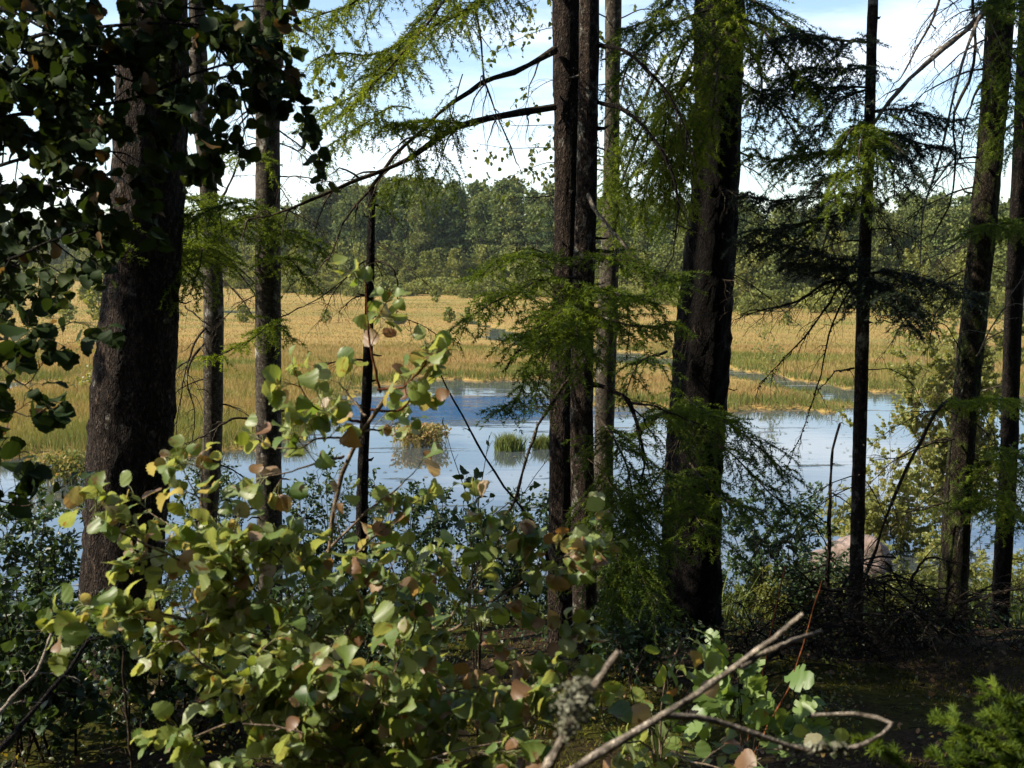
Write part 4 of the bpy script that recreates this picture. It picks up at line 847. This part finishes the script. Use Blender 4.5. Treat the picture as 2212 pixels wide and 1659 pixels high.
for pts, n, m_ in (([(-120, 760, 2.8), (0, 750, 2.75), (70, 735, 2.7), (150, 700, 2.7)], 34, ASPEN_DARK), ([(-120, 700, 2.8), (0, 790, 2.75), (60, 830, 2.7), (100, 780, 2.7)], 22, ASPEN_DARK), ([(-130, 900, 2.8), (0, 890, 2.75), (60, 900, 2.7), (110, 880, 2.7)], 24, ASPEN_DARK), ([(-130, 1000, 2.8), (0, 980, 2.75), (60, 980, 2.7)], 26, ASPEN_DARK), ([(-130, 1120, 2.8), (-20, 1080, 2.75), (60, 1090, 2.7), (120, 1060, 2.7)], 26, ASPEN_DARK)):
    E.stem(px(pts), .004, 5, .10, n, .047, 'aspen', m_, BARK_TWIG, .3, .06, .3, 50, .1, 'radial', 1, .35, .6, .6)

# ------------------------------------------------------------------ shrubs along the bank
def bush(label, x0, x1, ytop, Y, nst, nleaf, size=.03, tpl='small', m=None, name='bush', cat='bush', spread=.35, bk=None, tint=.4, jit=.25, brown=0., L=.28, base=None, group=None):
    xc = (x0 + x1) / 2; g = ground_at(xc, Y) if base is None else np.array(base, float)
    P_ = Plant(name, label, cat, g, group)
    for i in range(nst):
        u = (i + .5) / nst; xt = x0 + (x1 - x0) * u + rng.normal(0, 8); yt = ytop + rng.uniform(0, jit) * (1400 - ytop) * (1 + abs(u - .5))
        yy = Y + rng.normal(0, .25); tip = at(xt, yt, yy); b = g + np.array([(tip[0] - g[0]) * spread + rng.normal(0, .05), rng.normal(0, .12), 0]); b[2] = (float(gz(b[0], b[1])) if base is None else g[2]) - .04
        mid = b * .5 + tip * .5 + np.array([(tip[0] - g[0]) * .12 + rng.normal(0, .04), rng.normal(0, .05), .08])
        P_.stem([b, mid, tip], .007, 12, L, int(nleaf * 1.7) // nst, size * 1.1, tpl, m or SHRUB, bk or BARK_TWIG, tint, brown, .15, 48, .1, 'radial', 3, .2, .6, .15, lift=.25)
    return P_
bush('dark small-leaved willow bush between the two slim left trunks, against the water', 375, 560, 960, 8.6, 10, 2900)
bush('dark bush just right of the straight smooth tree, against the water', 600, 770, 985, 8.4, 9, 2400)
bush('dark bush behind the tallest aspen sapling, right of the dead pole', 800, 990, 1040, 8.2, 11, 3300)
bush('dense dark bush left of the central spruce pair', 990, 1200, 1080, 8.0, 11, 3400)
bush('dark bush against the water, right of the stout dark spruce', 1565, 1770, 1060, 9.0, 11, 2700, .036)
bush('dark leafy bush under the thickest trunk at the far left', 170, 420, 1130, 8.8, 10, 2400)
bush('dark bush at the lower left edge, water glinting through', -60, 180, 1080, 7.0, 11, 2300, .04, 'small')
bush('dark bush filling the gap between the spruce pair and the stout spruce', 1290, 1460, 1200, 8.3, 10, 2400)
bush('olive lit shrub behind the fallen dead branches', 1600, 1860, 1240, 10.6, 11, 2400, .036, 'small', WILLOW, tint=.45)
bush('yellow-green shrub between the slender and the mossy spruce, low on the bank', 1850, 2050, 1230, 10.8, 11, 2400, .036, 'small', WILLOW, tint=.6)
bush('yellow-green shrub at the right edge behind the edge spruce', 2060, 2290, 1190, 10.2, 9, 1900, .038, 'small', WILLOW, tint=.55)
bush('dark bush standing in front of the boulder and the dead sapling', 1690, 1850, 1200, 8.2, 8, 1300, .032)
bush('low bush behind the foot of the stout dark spruce, on its left', 1420, 1580, 1230, 9.4, 8, 1700, .034)
bush('low olive bush between the feet of the slender spruce and the mossy spruce', 1880, 2040, 1260, 8.4, 10, 2200, .034, 'small', WILLOW, tint=.35)
bush('olive lit bush low between the stout and the slender spruce, behind bare twigs', 1600, 1860, 1270, 8.6, 11, 2600, .034, 'small', WILLOW, tint=.3)
bush('shady low bush at the bottom between the aspens and the stout spruce', 1310, 1440, 1390, 5.6, 8, 900, .03, 'small')
bush('low dark bush in shade under the aspen sapling', 560, 960, 1310, 5.2, 12, 2200, .03, 'small')
bush('low dark round-leaved bush in shade at the lower left', 190, 560, 1400, 4.6, 11, 1300, .036, 'birch', SHRUB)
bush('low broad-leaved bush at the bottom left edge', -80, 200, 1340, 4.2, 10, 1000, .040, 'birch', SHRUB)
g = on_water(1930, 1185); bush('pale olive birch shrub at the water, low behind the slender spruce', 1775, 2060, 880, float(g[1]), 15, 5200, .055, 'birch', WILLOW, tint=.55, jit=.45, base=(g[0], g[1], -.1), L=.6, spread=.2, brown=.05)
g = on_water(2075, 1160); bush('taller yellow-green birch beside the mossy leaning spruce, at the water', 1945, 2195, 570, float(g[1]), 20, 13000, .056, 'birch', WILLOW, name='birch_tree', cat='birch', tint=.65, jit=.28, base=(g[0], g[1], -.1), L=.7, spread=.2, bk=BARK_PALE, brown=.04)
for x0, x1, yt, yb, sc, lab in ((160, 245, 620, 850, .08, 'fresh green sapling on the near bog edge, left of the thickest trunk'), (1640, 1730, 690, 850, .07, 'thin pale birch sapling at the stream, right of the stout spruce'), (40, 110, 590, 760, .10, 'thin light green sapling on the bog near the left edge')):
    g = on_water((x0 + x1) / 2, yb); bush(lab, x0, x1, yt, float(g[1]), 7, 420, sc * 1.6, 'small', WILLOW, name='sapling', cat='sapling', tint=.4, jit=.5, base=(g[0], g[1], 0), L=.8, spread=.2)

F = Plant('birch_sapling', 'thin dark birch sprigs standing against the water left of the central pair', 'sapling', ground_at(1030, 4.6)); b4 = ground_at(1030, 4.6)
for pts, n in (([(1015, 1130, 4.5), (1000, 1040, 4.5), (975, 970, 4.5), (965, 930, 4.5)], 16), ([(1030, 1130, 4.5), (1040, 1030, 4.5), (1050, 980, 4.5), (1056, 940, 4.5)], 14), ([(1060, 1140, 4.5), (1120, 1080, 4.5), (1160, 1020, 4.5), (1185, 985, 4.5)], 10), ([(1035, 1150, 4.5), (1025, 1080, 4.45), (1030, 1040, 4.45)], 46), ([(1010, 1200, 4.5), (1000, 1130, 4.45), (1000, 1080, 4.45)], 40)):
    F.stem([b4] + px(pts), .0045, 6, .10, n, .042, 'birch', SHRUB, BARK_TWIG, .3, 0, .55, 45, .1, 'radial', 0, .2, .5, .3)

# birch twigs hanging from above, behind the central pair
def leafy(T, pts, cnt, L, n, size=.036, r=.006):
    P = spl(px(pts), 16); b = MB(); tubes(b, P, r, .0015, 5); c1 = kids(P, cnt, .2, 1, L, 55, 'radial', .7, 6, .12); tubes(b, c1, .0018, .0008, 3)
    o = b.build('branch', BARK_TWIG, T.o); p, Dd, _, _ = sample(c1, n, .2, 1.); f = MB(); leaves(f, p, Dd, size, 'birch', .35, .6, .3); f.build('foliage', BIRCH, o)
for pts, n in (([(1315, 40, 8.6), (1200, -10, 8.2), (1100, 20, 8.0), (1020, 40, 8.0)], 110), ([(1315, 100, 8.6), (1210, 60, 8.2), (1130, 80, 8.0), (1080, 110, 8.0)], 80), ([(1310, 200, 8.6), (1220, 170, 8.2), (1160, 190, 8.0), (1130, 230, 8.0)], 45), ([(1310, 280, 8.6), (1200, 270, 8.2), (1100, 270, 8.0), (1060, 240, 8.0)], 50), ([(1310, 340, 8.6), (1200, 320, 8.2), (1100, 320, 8.0), (1030, 310, 8.0)], 110), ([(1310, 370, 8.6), (1200, 350, 8.2), (1130, 370, 8.0), (1080, 390, 8.0)], 110),
    ([(1340, 40, 8.5), (1400, 20, 8.4), (1480, 60, 8.4)], 60), ([(1340, 150, 8.5), (1400, 200, 8.4), (1420, 280, 8.4)], 50)):
    leafy(T6, pts, 10, .30, n)
for pts, n in (([(600, 40, 7.0), (660, 70, 6.8), (700, 110, 6.8), (715, 170, 6.8)], 70), ([(600, 10, 7.0), (680, 30, 6.8), (740, 60, 6.8)], 60), ([(600, 140, 7.0), (640, 150, 6.8), (660, 180, 6.8)], 30)):
    leafy(T3, pts, 8, .22, n, .034)

# oak seedling
O = Plant('oak_seedling', 'oak seedling with pale lobed leaves in front of the dark ground at lower right', 'seedling', ground_at(1620, 2.9)); b5 = ground_at(1620, 2.9)
for pts, n in (([(1640, 1600, 2.8), (1690, 1550, 2.75), (1745, 1530, 2.7)], 7), ([(1630, 1580, 2.8), (1660, 1510, 2.75), (1690, 1470, 2.75)], 7), ([(1600, 1560, 2.8), (1600, 1500, 2.75), (1600, 1440, 2.75)], 6), ([(1600, 1520, 2.8), (1570, 1430, 2.8), (1530, 1385, 2.8)], 6), ([(1640, 1620, 2.8), (1690, 1600, 2.7), (1720, 1580, 2.65)], 5), ([(1600, 1600, 2.8), (1560, 1560, 2.7), (1540, 1500, 2.7)], 5)):
    O.stem([b5] + px(pts), .0035, 3, .05, int(n * 1.8), .082, 'oak', OAK, BARK_TWIG, None, 0, .8, 50, .05, 'radial', 0, .1, .8, .12, lift=.2)

# ------------------------------------------------------------------ single sticks and dead branches
class Stick:
    dead = Tree.dead; bough = Tree.bough
    def __init__(s, name, label, cat, base): s.o = thing(name, base, label, cat)
def stick(name, label, cat, pts, r, bk, base=None, **k):
    s_ = Stick(name, label, cat, at(*pts[0]) if base is None else base)
    if base is not None: s_.dead_base = base
    o = s_.dead(pts, r, k.pop('cnt', 0), k.pop('L', .1), bk=bk, **k); o.name = 'stem'; return s_
stick('red_shoot', 'leafless red-brown shoot, left of the two standing behind the bare foreground branch', 'shoot', [(1612, 1600, 3.4), (1640, 1440, 3.4), (1662, 1330, 3.4), (1684, 1218, 3.4)], .0036, BARK_RED, k=8, r1=.8)
stick('red_shoot', 'leafless red-brown shoot crossing the tip of the bare foreground branch', 'shoot', [(1620, 1640, 3.2), (1675, 1540, 3.2), (1705, 1480, 3.2), (1745, 1340, 3.2), (1772, 1255, 3.2)], .0036, BARK_RED, k=8, r1=.8)
s_ = stick('bare_branch', 'bare grey forked branch slanting through the lower right foreground, out of focus', 'branch', [(1130, 1720, 1.15), (1250, 1659, 1.18), (1420, 1560, 1.22), (1540, 1482, 1.26), (1640, 1410, 1.28), (1740, 1328, 1.3)], .0056, BARK_DEAD, k=10, r1=.55)
s_.dead([(1600, 1440, 1.27), (1650, 1405, 1.29), (1710, 1375, 1.3), (1772, 1357, 1.31)], .0045, 0, 0, k=8, bk=BARK_DEAD, r1=.5).name = 'fork'
s_ = stick('lichened_twig', 'short stub tufted with grey lichen in the bottom centre foreground, out of focus', 'twig', [(1150, 1720, 1.1), (1185, 1655, 1.1), (1218, 1590, 1.1), (1245, 1530, 1.1), (1285, 1470, 1.1), (1332, 1412, 1.1)], .0062, BARK_DEAD, k=10, r1=.6)
b = MB()
for cx, cy, n, sg in ((1240, 1520, 520, .009), (1225, 1575, 160, .006), (1262, 1490, 220, .006)):
    p = at(cx, cy, 1.1) + rng.standard_normal((n, 3)) * sg; leaves(b, p, rng.standard_normal((n, 3)), .0042, 'card', 0, 0, .2)
b.build('lichen_tuft', LICHEN, s_.o)
s_ = stick('curved_twig', 'thin hooked twig curling back near the bottom right, out of focus', 'twig', [(1430, 1545, 1.25), (1500, 1550, 1.27), (1570, 1565, 1.29), (1700, 1610, 1.31), (1790, 1622, 1.32), (1870, 1602, 1.33), (1920, 1568, 1.34), (1912, 1552, 1.36), (1830, 1538, 1.37), (1750, 1542, 1.38)], .0042, BARK_DEAD, k=8, r1=.7)
b = MB(); p = np.array([at(rng.uniform(1690, 1830), 1615 + rng.normal(0, 4), 1.315) for _ in range(120)]); leaves(b, p, rng.standard_normal((120, 3)), .007, 'card', 0, 0, .2); b.build('lichen_tuft', LICHEN, s_.o)
stick('stick', 'thin dark bare stick leaning left in front of the pond', 'stick', [(1215, 1300, 6.4), (1160, 1150, 6.3), (1131, 1106, 6.3), (1050, 1000, 6.25), (985, 890, 6.2), (939, 805, 6.2)], .012, BARK_DARK, cnt=5, L=.1, r1=.35)
s_ = stick('dead_sapling', 'thin dead sapling with arching twigs, left of the slender spruce', 'dead sapling', [(1782, 1400, 7.3), (1784, 1280, 7.3), (1788, 1080, 7.3), (1796, 980, 7.3), (1810, 918, 7.3)], .018, BARK_DARK, cnt=4, L=.15, r1=.4)
for pts in ([(1787, 1180, 7.3), (1740, 1100, 7.2), (1690, 1180, 7.1)], [(1788, 1130, 7.3), (1740, 1110, 7.2), (1700, 1190, 7.2), (1730, 1250, 7.2)], [(1790, 1060, 7.3), (1840, 1090, 7.2), (1870, 1130, 7.2)], [(1786, 1220, 7.3), (1730, 1240, 7.2), (1680, 1290, 7.2)], [(1786, 1200, 7.3), (1840, 1250, 7.2), (1880, 1280, 7.2)]):
    s_.dead(pts, .006, 5, .18, .4, 2, BARK_DARK)
for pts, lab, r, bk in (([(-20, 1560, 2.9), (30, 1495, 3.0), (81, 1442, 3.1), (111, 1368, 3.2)], 'pale broken stick slanting up at the lower left edge', .007, BARK_DEAD), ([(-20, 1640, 2.8), (60, 1545, 3.0), (151, 1435, 3.2), (195, 1375, 3.3)], 'dark broken stick slanting up at the lower left edge', .009, BARK_DARK), ([(285, 1700, 3.0), (284, 1600, 3.0), (274, 1500, 3.0), (268, 1400, 3.0)], 'straight thin upright stick among the leaves at lower left', .006, BARK_TWIG)):
    stick('broken_stick', lab, 'stick', pts, r, bk, cnt=4, L=.12, r1=.7)

# fallen dead spruce top, all bare twigs, at lower right
s_ = stick('fallen_spruce_top', 'fallen dead spruce top, a tangle of bare dark twigs at lower right', 'fallen tree', [(1500, 1560, 5.0), (1640, 1440, 5.6), (1751, 1351, 6.0), (1805, 1291, 6.2), (1845, 1232, 6.4), (1880, 1206, 6.5), (1930, 1205, 6.6)], .017, BARK_DARK, k=9, r1=.4, cnt=8, L=.4)
for i in range(115):
    u = rng.uniform(0, 1); x0 = 1590 + 520 * u + rng.normal(0, 25); y0 = 1430 - 150 * math.sin(u * 2.2) * rng.uniform(.1, 1.1) + rng.normal(0, 20); Y0 = 6.2 + rng.normal(0, .5); a = rng.uniform(-1, 1); l = rng.uniform(110, 260)
    s_.dead([(x0, y0, Y0), (x0 + a * l * .45, y0 - l * rng.uniform(.0, .28), Y0 - .1), (x0 + a * l, y0 + rng.uniform(-.25, .35) * l, Y0 - .15)], rng.uniform(.005, .009), 7, .26, .1, 1, BARK_DARK if rng.uniform() < .8 else BARK_TWIG)
s_ = stick('fallen_log', 'dark fallen pole lying along the ground at the right edge', 'log', [(1700, 1530, 5.2), (1899, 1432, 6.2), (2006, 1394, 6.6), (2107, 1397, 6.7), (2260, 1432, 6.7)], .026, BARK_DARK, k=10, r1=.8, cnt=14, L=.4, sub=3)
for i in range(40):
    x0 = rng.uniform(1780, 2240); y0 = 1420 + rng.normal(0, 25); l = rng.uniform(80, 200); a = rng.uniform(-1, 1)
    s_.dead([(x0, y0, 6.6), (x0 + a * l * .5, y0 - rng.uniform(.1, .6) * l, 6.5), (x0 + a * l, y0 - rng.uniform(-.2, .8) * l, 6.45)], .004, 6, .22, .2, 2, BARK_DARK)

# spruce seedling in the bottom right corner, near the lens
s_ = Stick('spruce_seedling', 'young bright green spruce in the bottom right corner, near the lens', 'spruce', ground_at(2230, 2.0))
for pts in ([(2260, 1760, 2.0), (2190, 1640, 1.95), (2130, 1590, 1.9), (2075, 1570, 1.88)], [(2260, 1740, 2.0), (2210, 1620, 1.95), (2180, 1560, 1.9), (2165, 1515, 1.9)], [(2270, 1760, 2.0), (2260, 1640, 1.95), (2225, 1570, 1.9), (2215, 1540, 1.9)], [(2260, 1780, 2.0), (2160, 1700, 1.9), (2100, 1650, 1.85), (2040, 1640, 1.85)], [(2240, 1800, 2.0), (2060, 1720, 1.7), (1960, 1650, 1.65), (1890, 1590, 1.65)], [(2280, 1700, 2.0), (2240, 1620, 1.9), (2200, 1590, 1.85), (2150, 1560, 1.85)], [(2260, 1800, 2.0), (2200, 1680, 1.9), (2140, 1640, 1.85), (2090, 1620, 1.85)]):
    s_.bough(pts, .004, 7, .055, .1, 0, .03, 'flat', 1500, .36, t0=.3, nL=.0149, nw=.0017, own=.25)

# ------------------------------------------------------------------ boulder, tufts, floor plants
def boulder(name, label, c, s, m):
    n = 26; k = 40; th = np.linspace(.02, math.pi * .96, n)[:, None]; ph = np.linspace(0, 2 * math.pi, k, endpoint=False)[None]
    d = np.stack([np.sin(th) * np.cos(ph), np.sin(th) * np.sin(ph), np.cos(th) * np.ones_like(ph)], -1)
    rr = 1 + .06 * np.sin(d[..., 0] * 13 + 4 * d[..., 1]) * np.cos(d[..., 2] * 8) + .11 * np.sin(d[..., 0] * 4 + 1) + .08 * np.sin(d[..., 1] * 5 + d[..., 2] * 3) + .05 * np.sin(d[..., 0] * 9 + d[..., 2] * 7) + rng.normal(0, .008, d.shape[:2])
    d = np.sign(d) * np.abs(d) ** .8
    V = np.array(c) + d * rr[..., None] * np.array(s); i = np.arange(n - 1)[:, None]; j = np.arange(k)[None]
    b = MB(); b.add(V.reshape(-1, 3), np.stack([i * k + j, (i + 1) * k + j, (i + 1) * k + (j + 1) % k, i * k + (j + 1) % k], -1).reshape(-1, 4))
    b.add(V[0].mean(0)[None].repeat(1, 0), np.zeros((0, 3), int)); o = b.build(name, m, None, True, (c[0], c[1], c[2])); return tag(o, label, 'boulder')
top = at(1845, 1165, 11.3); boulder('boulder', 'pinkish granite boulder at the water between the slender spruce and the dead sapling', (top[0], 11.3, top[2] - .36), (.47, .4, .36), ROCK)
top = at(2080, 1402, 7.6); boulder('boulder', 'small pinkish stone on the sunlit ground near the right edge', (top[0], 7.6, top[2] - .06), (.18, .14, .09), ROCK)

def tuft(label, px0, px1, ytop, ybot, n, tint, name='sedge_tuft', w=.03):
    a, b_ = on_water(px0, ybot), on_water(px1, ybot); h = (ybot - ytop) * mpp(a[1]) * 1.05
    x = rng.normal((a[0] + b_[0]) / 2, (b_[0] - a[0]) * .23, n); y = a[1] + rng.normal(0, (b_[0] - a[0]) * .13, n)
    kk = np.abs(x - (a[0] + b_[0]) / 2) < (b_[0] - a[0]) * .5; x, y, n = x[kk], y[kk], int(kk.sum())
    b = MB()
    if name == 'marsh_plants':
        z = h * rng.uniform(.1, 1, n) ** .8; leaves(b, np.stack([x, y, z], 1), rng.standard_normal((n, 3)) * np.array([.6, .6, .3]) + np.array([0, 0, .8]), .10, 'small', 0, -.3, .3, rng.normal(tint, .2, n).clip(0, 1)); n //= 3; x, y, w = x[:n], y[:n], .012
    blades(b, x, y, np.full(n, -.05), h * rng.uniform(.4, 1.1, n), np.full(n, w), rng.normal(tint, .12, n), .3)
    o = b.build(name, SEDGE, None, False, ((a[0] + b_[0]) / 2, a[1], 0)); tag(o, label, 'sedge tuft')
tuft('green sedge tuft in the pond, the left of the pair beside the central spruces', 1068, 1134, 932, 972, 700, .12)
tuft('green sedge tuft in the pond touching the left side of the central spruces', 1150, 1194, 934, 968, 500, .15)
tuft('reddish brown patch of marsh plants standing in the pond, right of the aspen leaves', 845, 972, 922, 962, 1500, .55, 'marsh_plants', .05)
tuft('dark brown tussock on the shore right of the straight smooth tree', 596, 660, 868, 935, 900, .3)
tuft('olive and rusty marsh plants at the shore left of the slim kinked tree', 60, 240, 985, 1040, 1200, .35, 'marsh_plants', .05)

mb = MB(); N = 26000
y = 2.6 + 7.5 * rng.uniform(0, 1, N) ** .8; x = rng.uniform(-.75, .62, N) * y
w = bumpy(x * .8 + 3, y * .8) + np.where(x < .35 * y, .45, -.55); k = w > rng.uniform(-.3, .6, N); x, y = x[k], y[k]; N = len(x)
p = np.stack([x, y, gz(x, y) + rng.uniform(.01, .16, N) ** 1.0], 1); D_ = rng.standard_normal((N, 3)) * np.array([1, 1, .2])
leaves(mb, p, nrm(D_), .020, 'small', 0, -.1, 1.1, rng.uniform(0, 1, N) ** 1.4, .35)
tag(mb.build('ground_plants', FLOORLEAF), kind='stuff')
mb = MB(); N = 42000
y = 2.6 + 4.5 * rng.uniform(0, 1, N); x = rng.uniform(-.3, .62, N) * y
k = noise_k = (bumpy(x * .9 + 1, y * 1.1 + .5) + .15 * bumpy(x, y, 4)) > .05; x, y = x[k], y[k]; N = len(x)
blades(mb, x, y, gz(x, y) - .004, rng.uniform(.012, .034, N), np.full(N, .005), np.clip(rng.normal(.5, .25, N), 0, 1), .6)
tag(mb.build('moss_carpet', MOSS, smooth=False), kind='stuff')
mb = MB(); N = 2600
y = 2.4 + 7 * rng.uniform(0, 1, N) ** .8; x = rng.uniform(-.6, .62, N) * y; a = rng.uniform(0, 6.28, N); l = rng.uniform(.03, .22, N)
s5 = np.linspace(-.5, .5, 4)[None, :, None]; P = np.stack([x, y, gz(x, y) + rng.uniform(.004, .03, N)], 1)[:, None] + np.stack([np.cos(a), np.sin(a), rng.normal(0, .15, N)], 1)[:, None] * l[:, None, None] * s5
P[..., 2] = np.maximum(P[..., 2], gz(P[..., 0], P[..., 1]) + .003); P += rng.normal(0, .004, P.shape); tubes(mb, P, rng.uniform(.0012, .004, N), .001, 4)
tag(mb.build('fallen_twigs', BARK_TWIG), kind='stuff')
mb = MB(); N = 700; y = 2.4 + 6 * rng.uniform(0, 1, N); x = rng.uniform(-.6, .62, N) * y
leaves(mb, np.stack([x, y, gz(x, y) + .012], 1), rng.standard_normal((N, 3)) * np.array([1, 1, .1]), .028, 'birch', 0, 0, 1.6, rng.uniform(.84, .94, N))
tag(mb.build('fallen_leaves', ASPEN), kind='stuff')

# ------------------------------------------------------------------ unseen spruces added behind and to the right, to block sky light
gB = 'unseen spruces added behind the viewpoint'
pb = thing('spruce_tree', (0, 0, 0), 'unseen dense dark spruce added behind the viewpoint to block sky light', 'spruce', gB)
b = MB(); tubes(b, spl([(0, 0, -.3), (.05, 0, 7), (0, 0, 14)], 10), .2, .03, 10); b.build('trunk', BARK_DARK, pb)
b = MB(); n = 9000; t = rng.uniform(0, 1, n) ** 1.4; a = rng.uniform(0, 6.28, n); r = 2.4 * (1.02 - t) ** .8 * rng.uniform(.3, 1, n) ** .5
leaves(b, np.stack([r * np.cos(a), r * np.sin(a), .7 + 13.2 * t], 1), rng.standard_normal((n, 3)), .32, 'card', 0, .3, .3, rng.uniform(0, .7, n)); b.build('crown', NEEDLE_DK, pb)
for i, (x, y, sc) in enumerate(((-1.5, -4.0, 1.), (2.6, -3.6, .95), (6.0, -2.0, 1.), (-5.5, -4.5, 1.05), (8.5, 1.5, 1.), (9.5, 5.5, .95), (-9.5, -5.5, 1.1), (.5, -8, 1.15), (5., -7, 1.1), (-4, -9, 1.2), (11.5, -3, 1.1))):
    q = pb if i == 0 else dup(pb, (0, 0, 0)); q.location = (x, y, float(gz(x, y))); q.rotation_euler = (0, 0, i * 1.7); q.scale = (sc,) * 3

mb = MB(); hx, hy0, hy1, hz0, hz1 = 420., -40., 560., -1.6, 30.
V = np.array([(x, y, z) for x in (-hx, hx) for y in (hy0, hy1) for z in (hz0, hz1)], float)
mb.add(V, np.array([(0, 1, 3, 2), (4, 6, 7, 5), (0, 4, 5, 1), (2, 3, 7, 6), (0, 2, 6, 4), (1, 5, 7, 3)]))
m, t, o = mat('haze_air'); v = N_(t, 'ShaderNodeVolumePrincipled', {'Color': (.80, .88, 1., 1), 'Density': .00011, 'Anisotropy': .2}); t.links.new(v.outputs[0], o.inputs['Volume'])
tag(mb.build('haze', m, smooth=False), kind='stuff')

mb = MB(); N = 30000
y = rng.uniform(8.2, 13.6, N); x = rng.uniform(-.58, .62, N) * y; k = (bumpy(x * 1.3, y * 1.1) + .5 * bumpy(x, y, 3)) > rng.uniform(-.9, .5, N); x, y = x[k], y[k]; N = len(x)
blades(mb, x, y, gz(x, y) - .02, rng.uniform(.12, .55, N), rng.uniform(.006, .014, N), np.clip(rng.normal(.08, .12, N), 0, .5), .4)
tag(mb.build('bank_grass', SEDGE, smooth=False), kind='stuff')
mb = MB(); N = 22000
y = rng.uniform(6.5, 13, N); x = rng.uniform(-.58, .62, N) * y; k = (bumpy(x * 1.1 + 4, y * 1.4) + .5 * bumpy(x, y, 2.3)) > rng.uniform(-.9, .6, N); x, y = x[k], y[k]; N = len(x)
leaves(mb, np.stack([x, y, gz(x, y) + rng.uniform(.02, .32, N) * (.5 + .5 * np.clip((y - 7) / 3, 0, 1))], 1), rng.standard_normal((N, 3)) * np.array([1, 1, .3]), .035, 'small', 0, -.1, 1., rng.uniform(0, .8, N), .3)
tag(mb.build('bank_plants', SHRUB), kind='stuff')
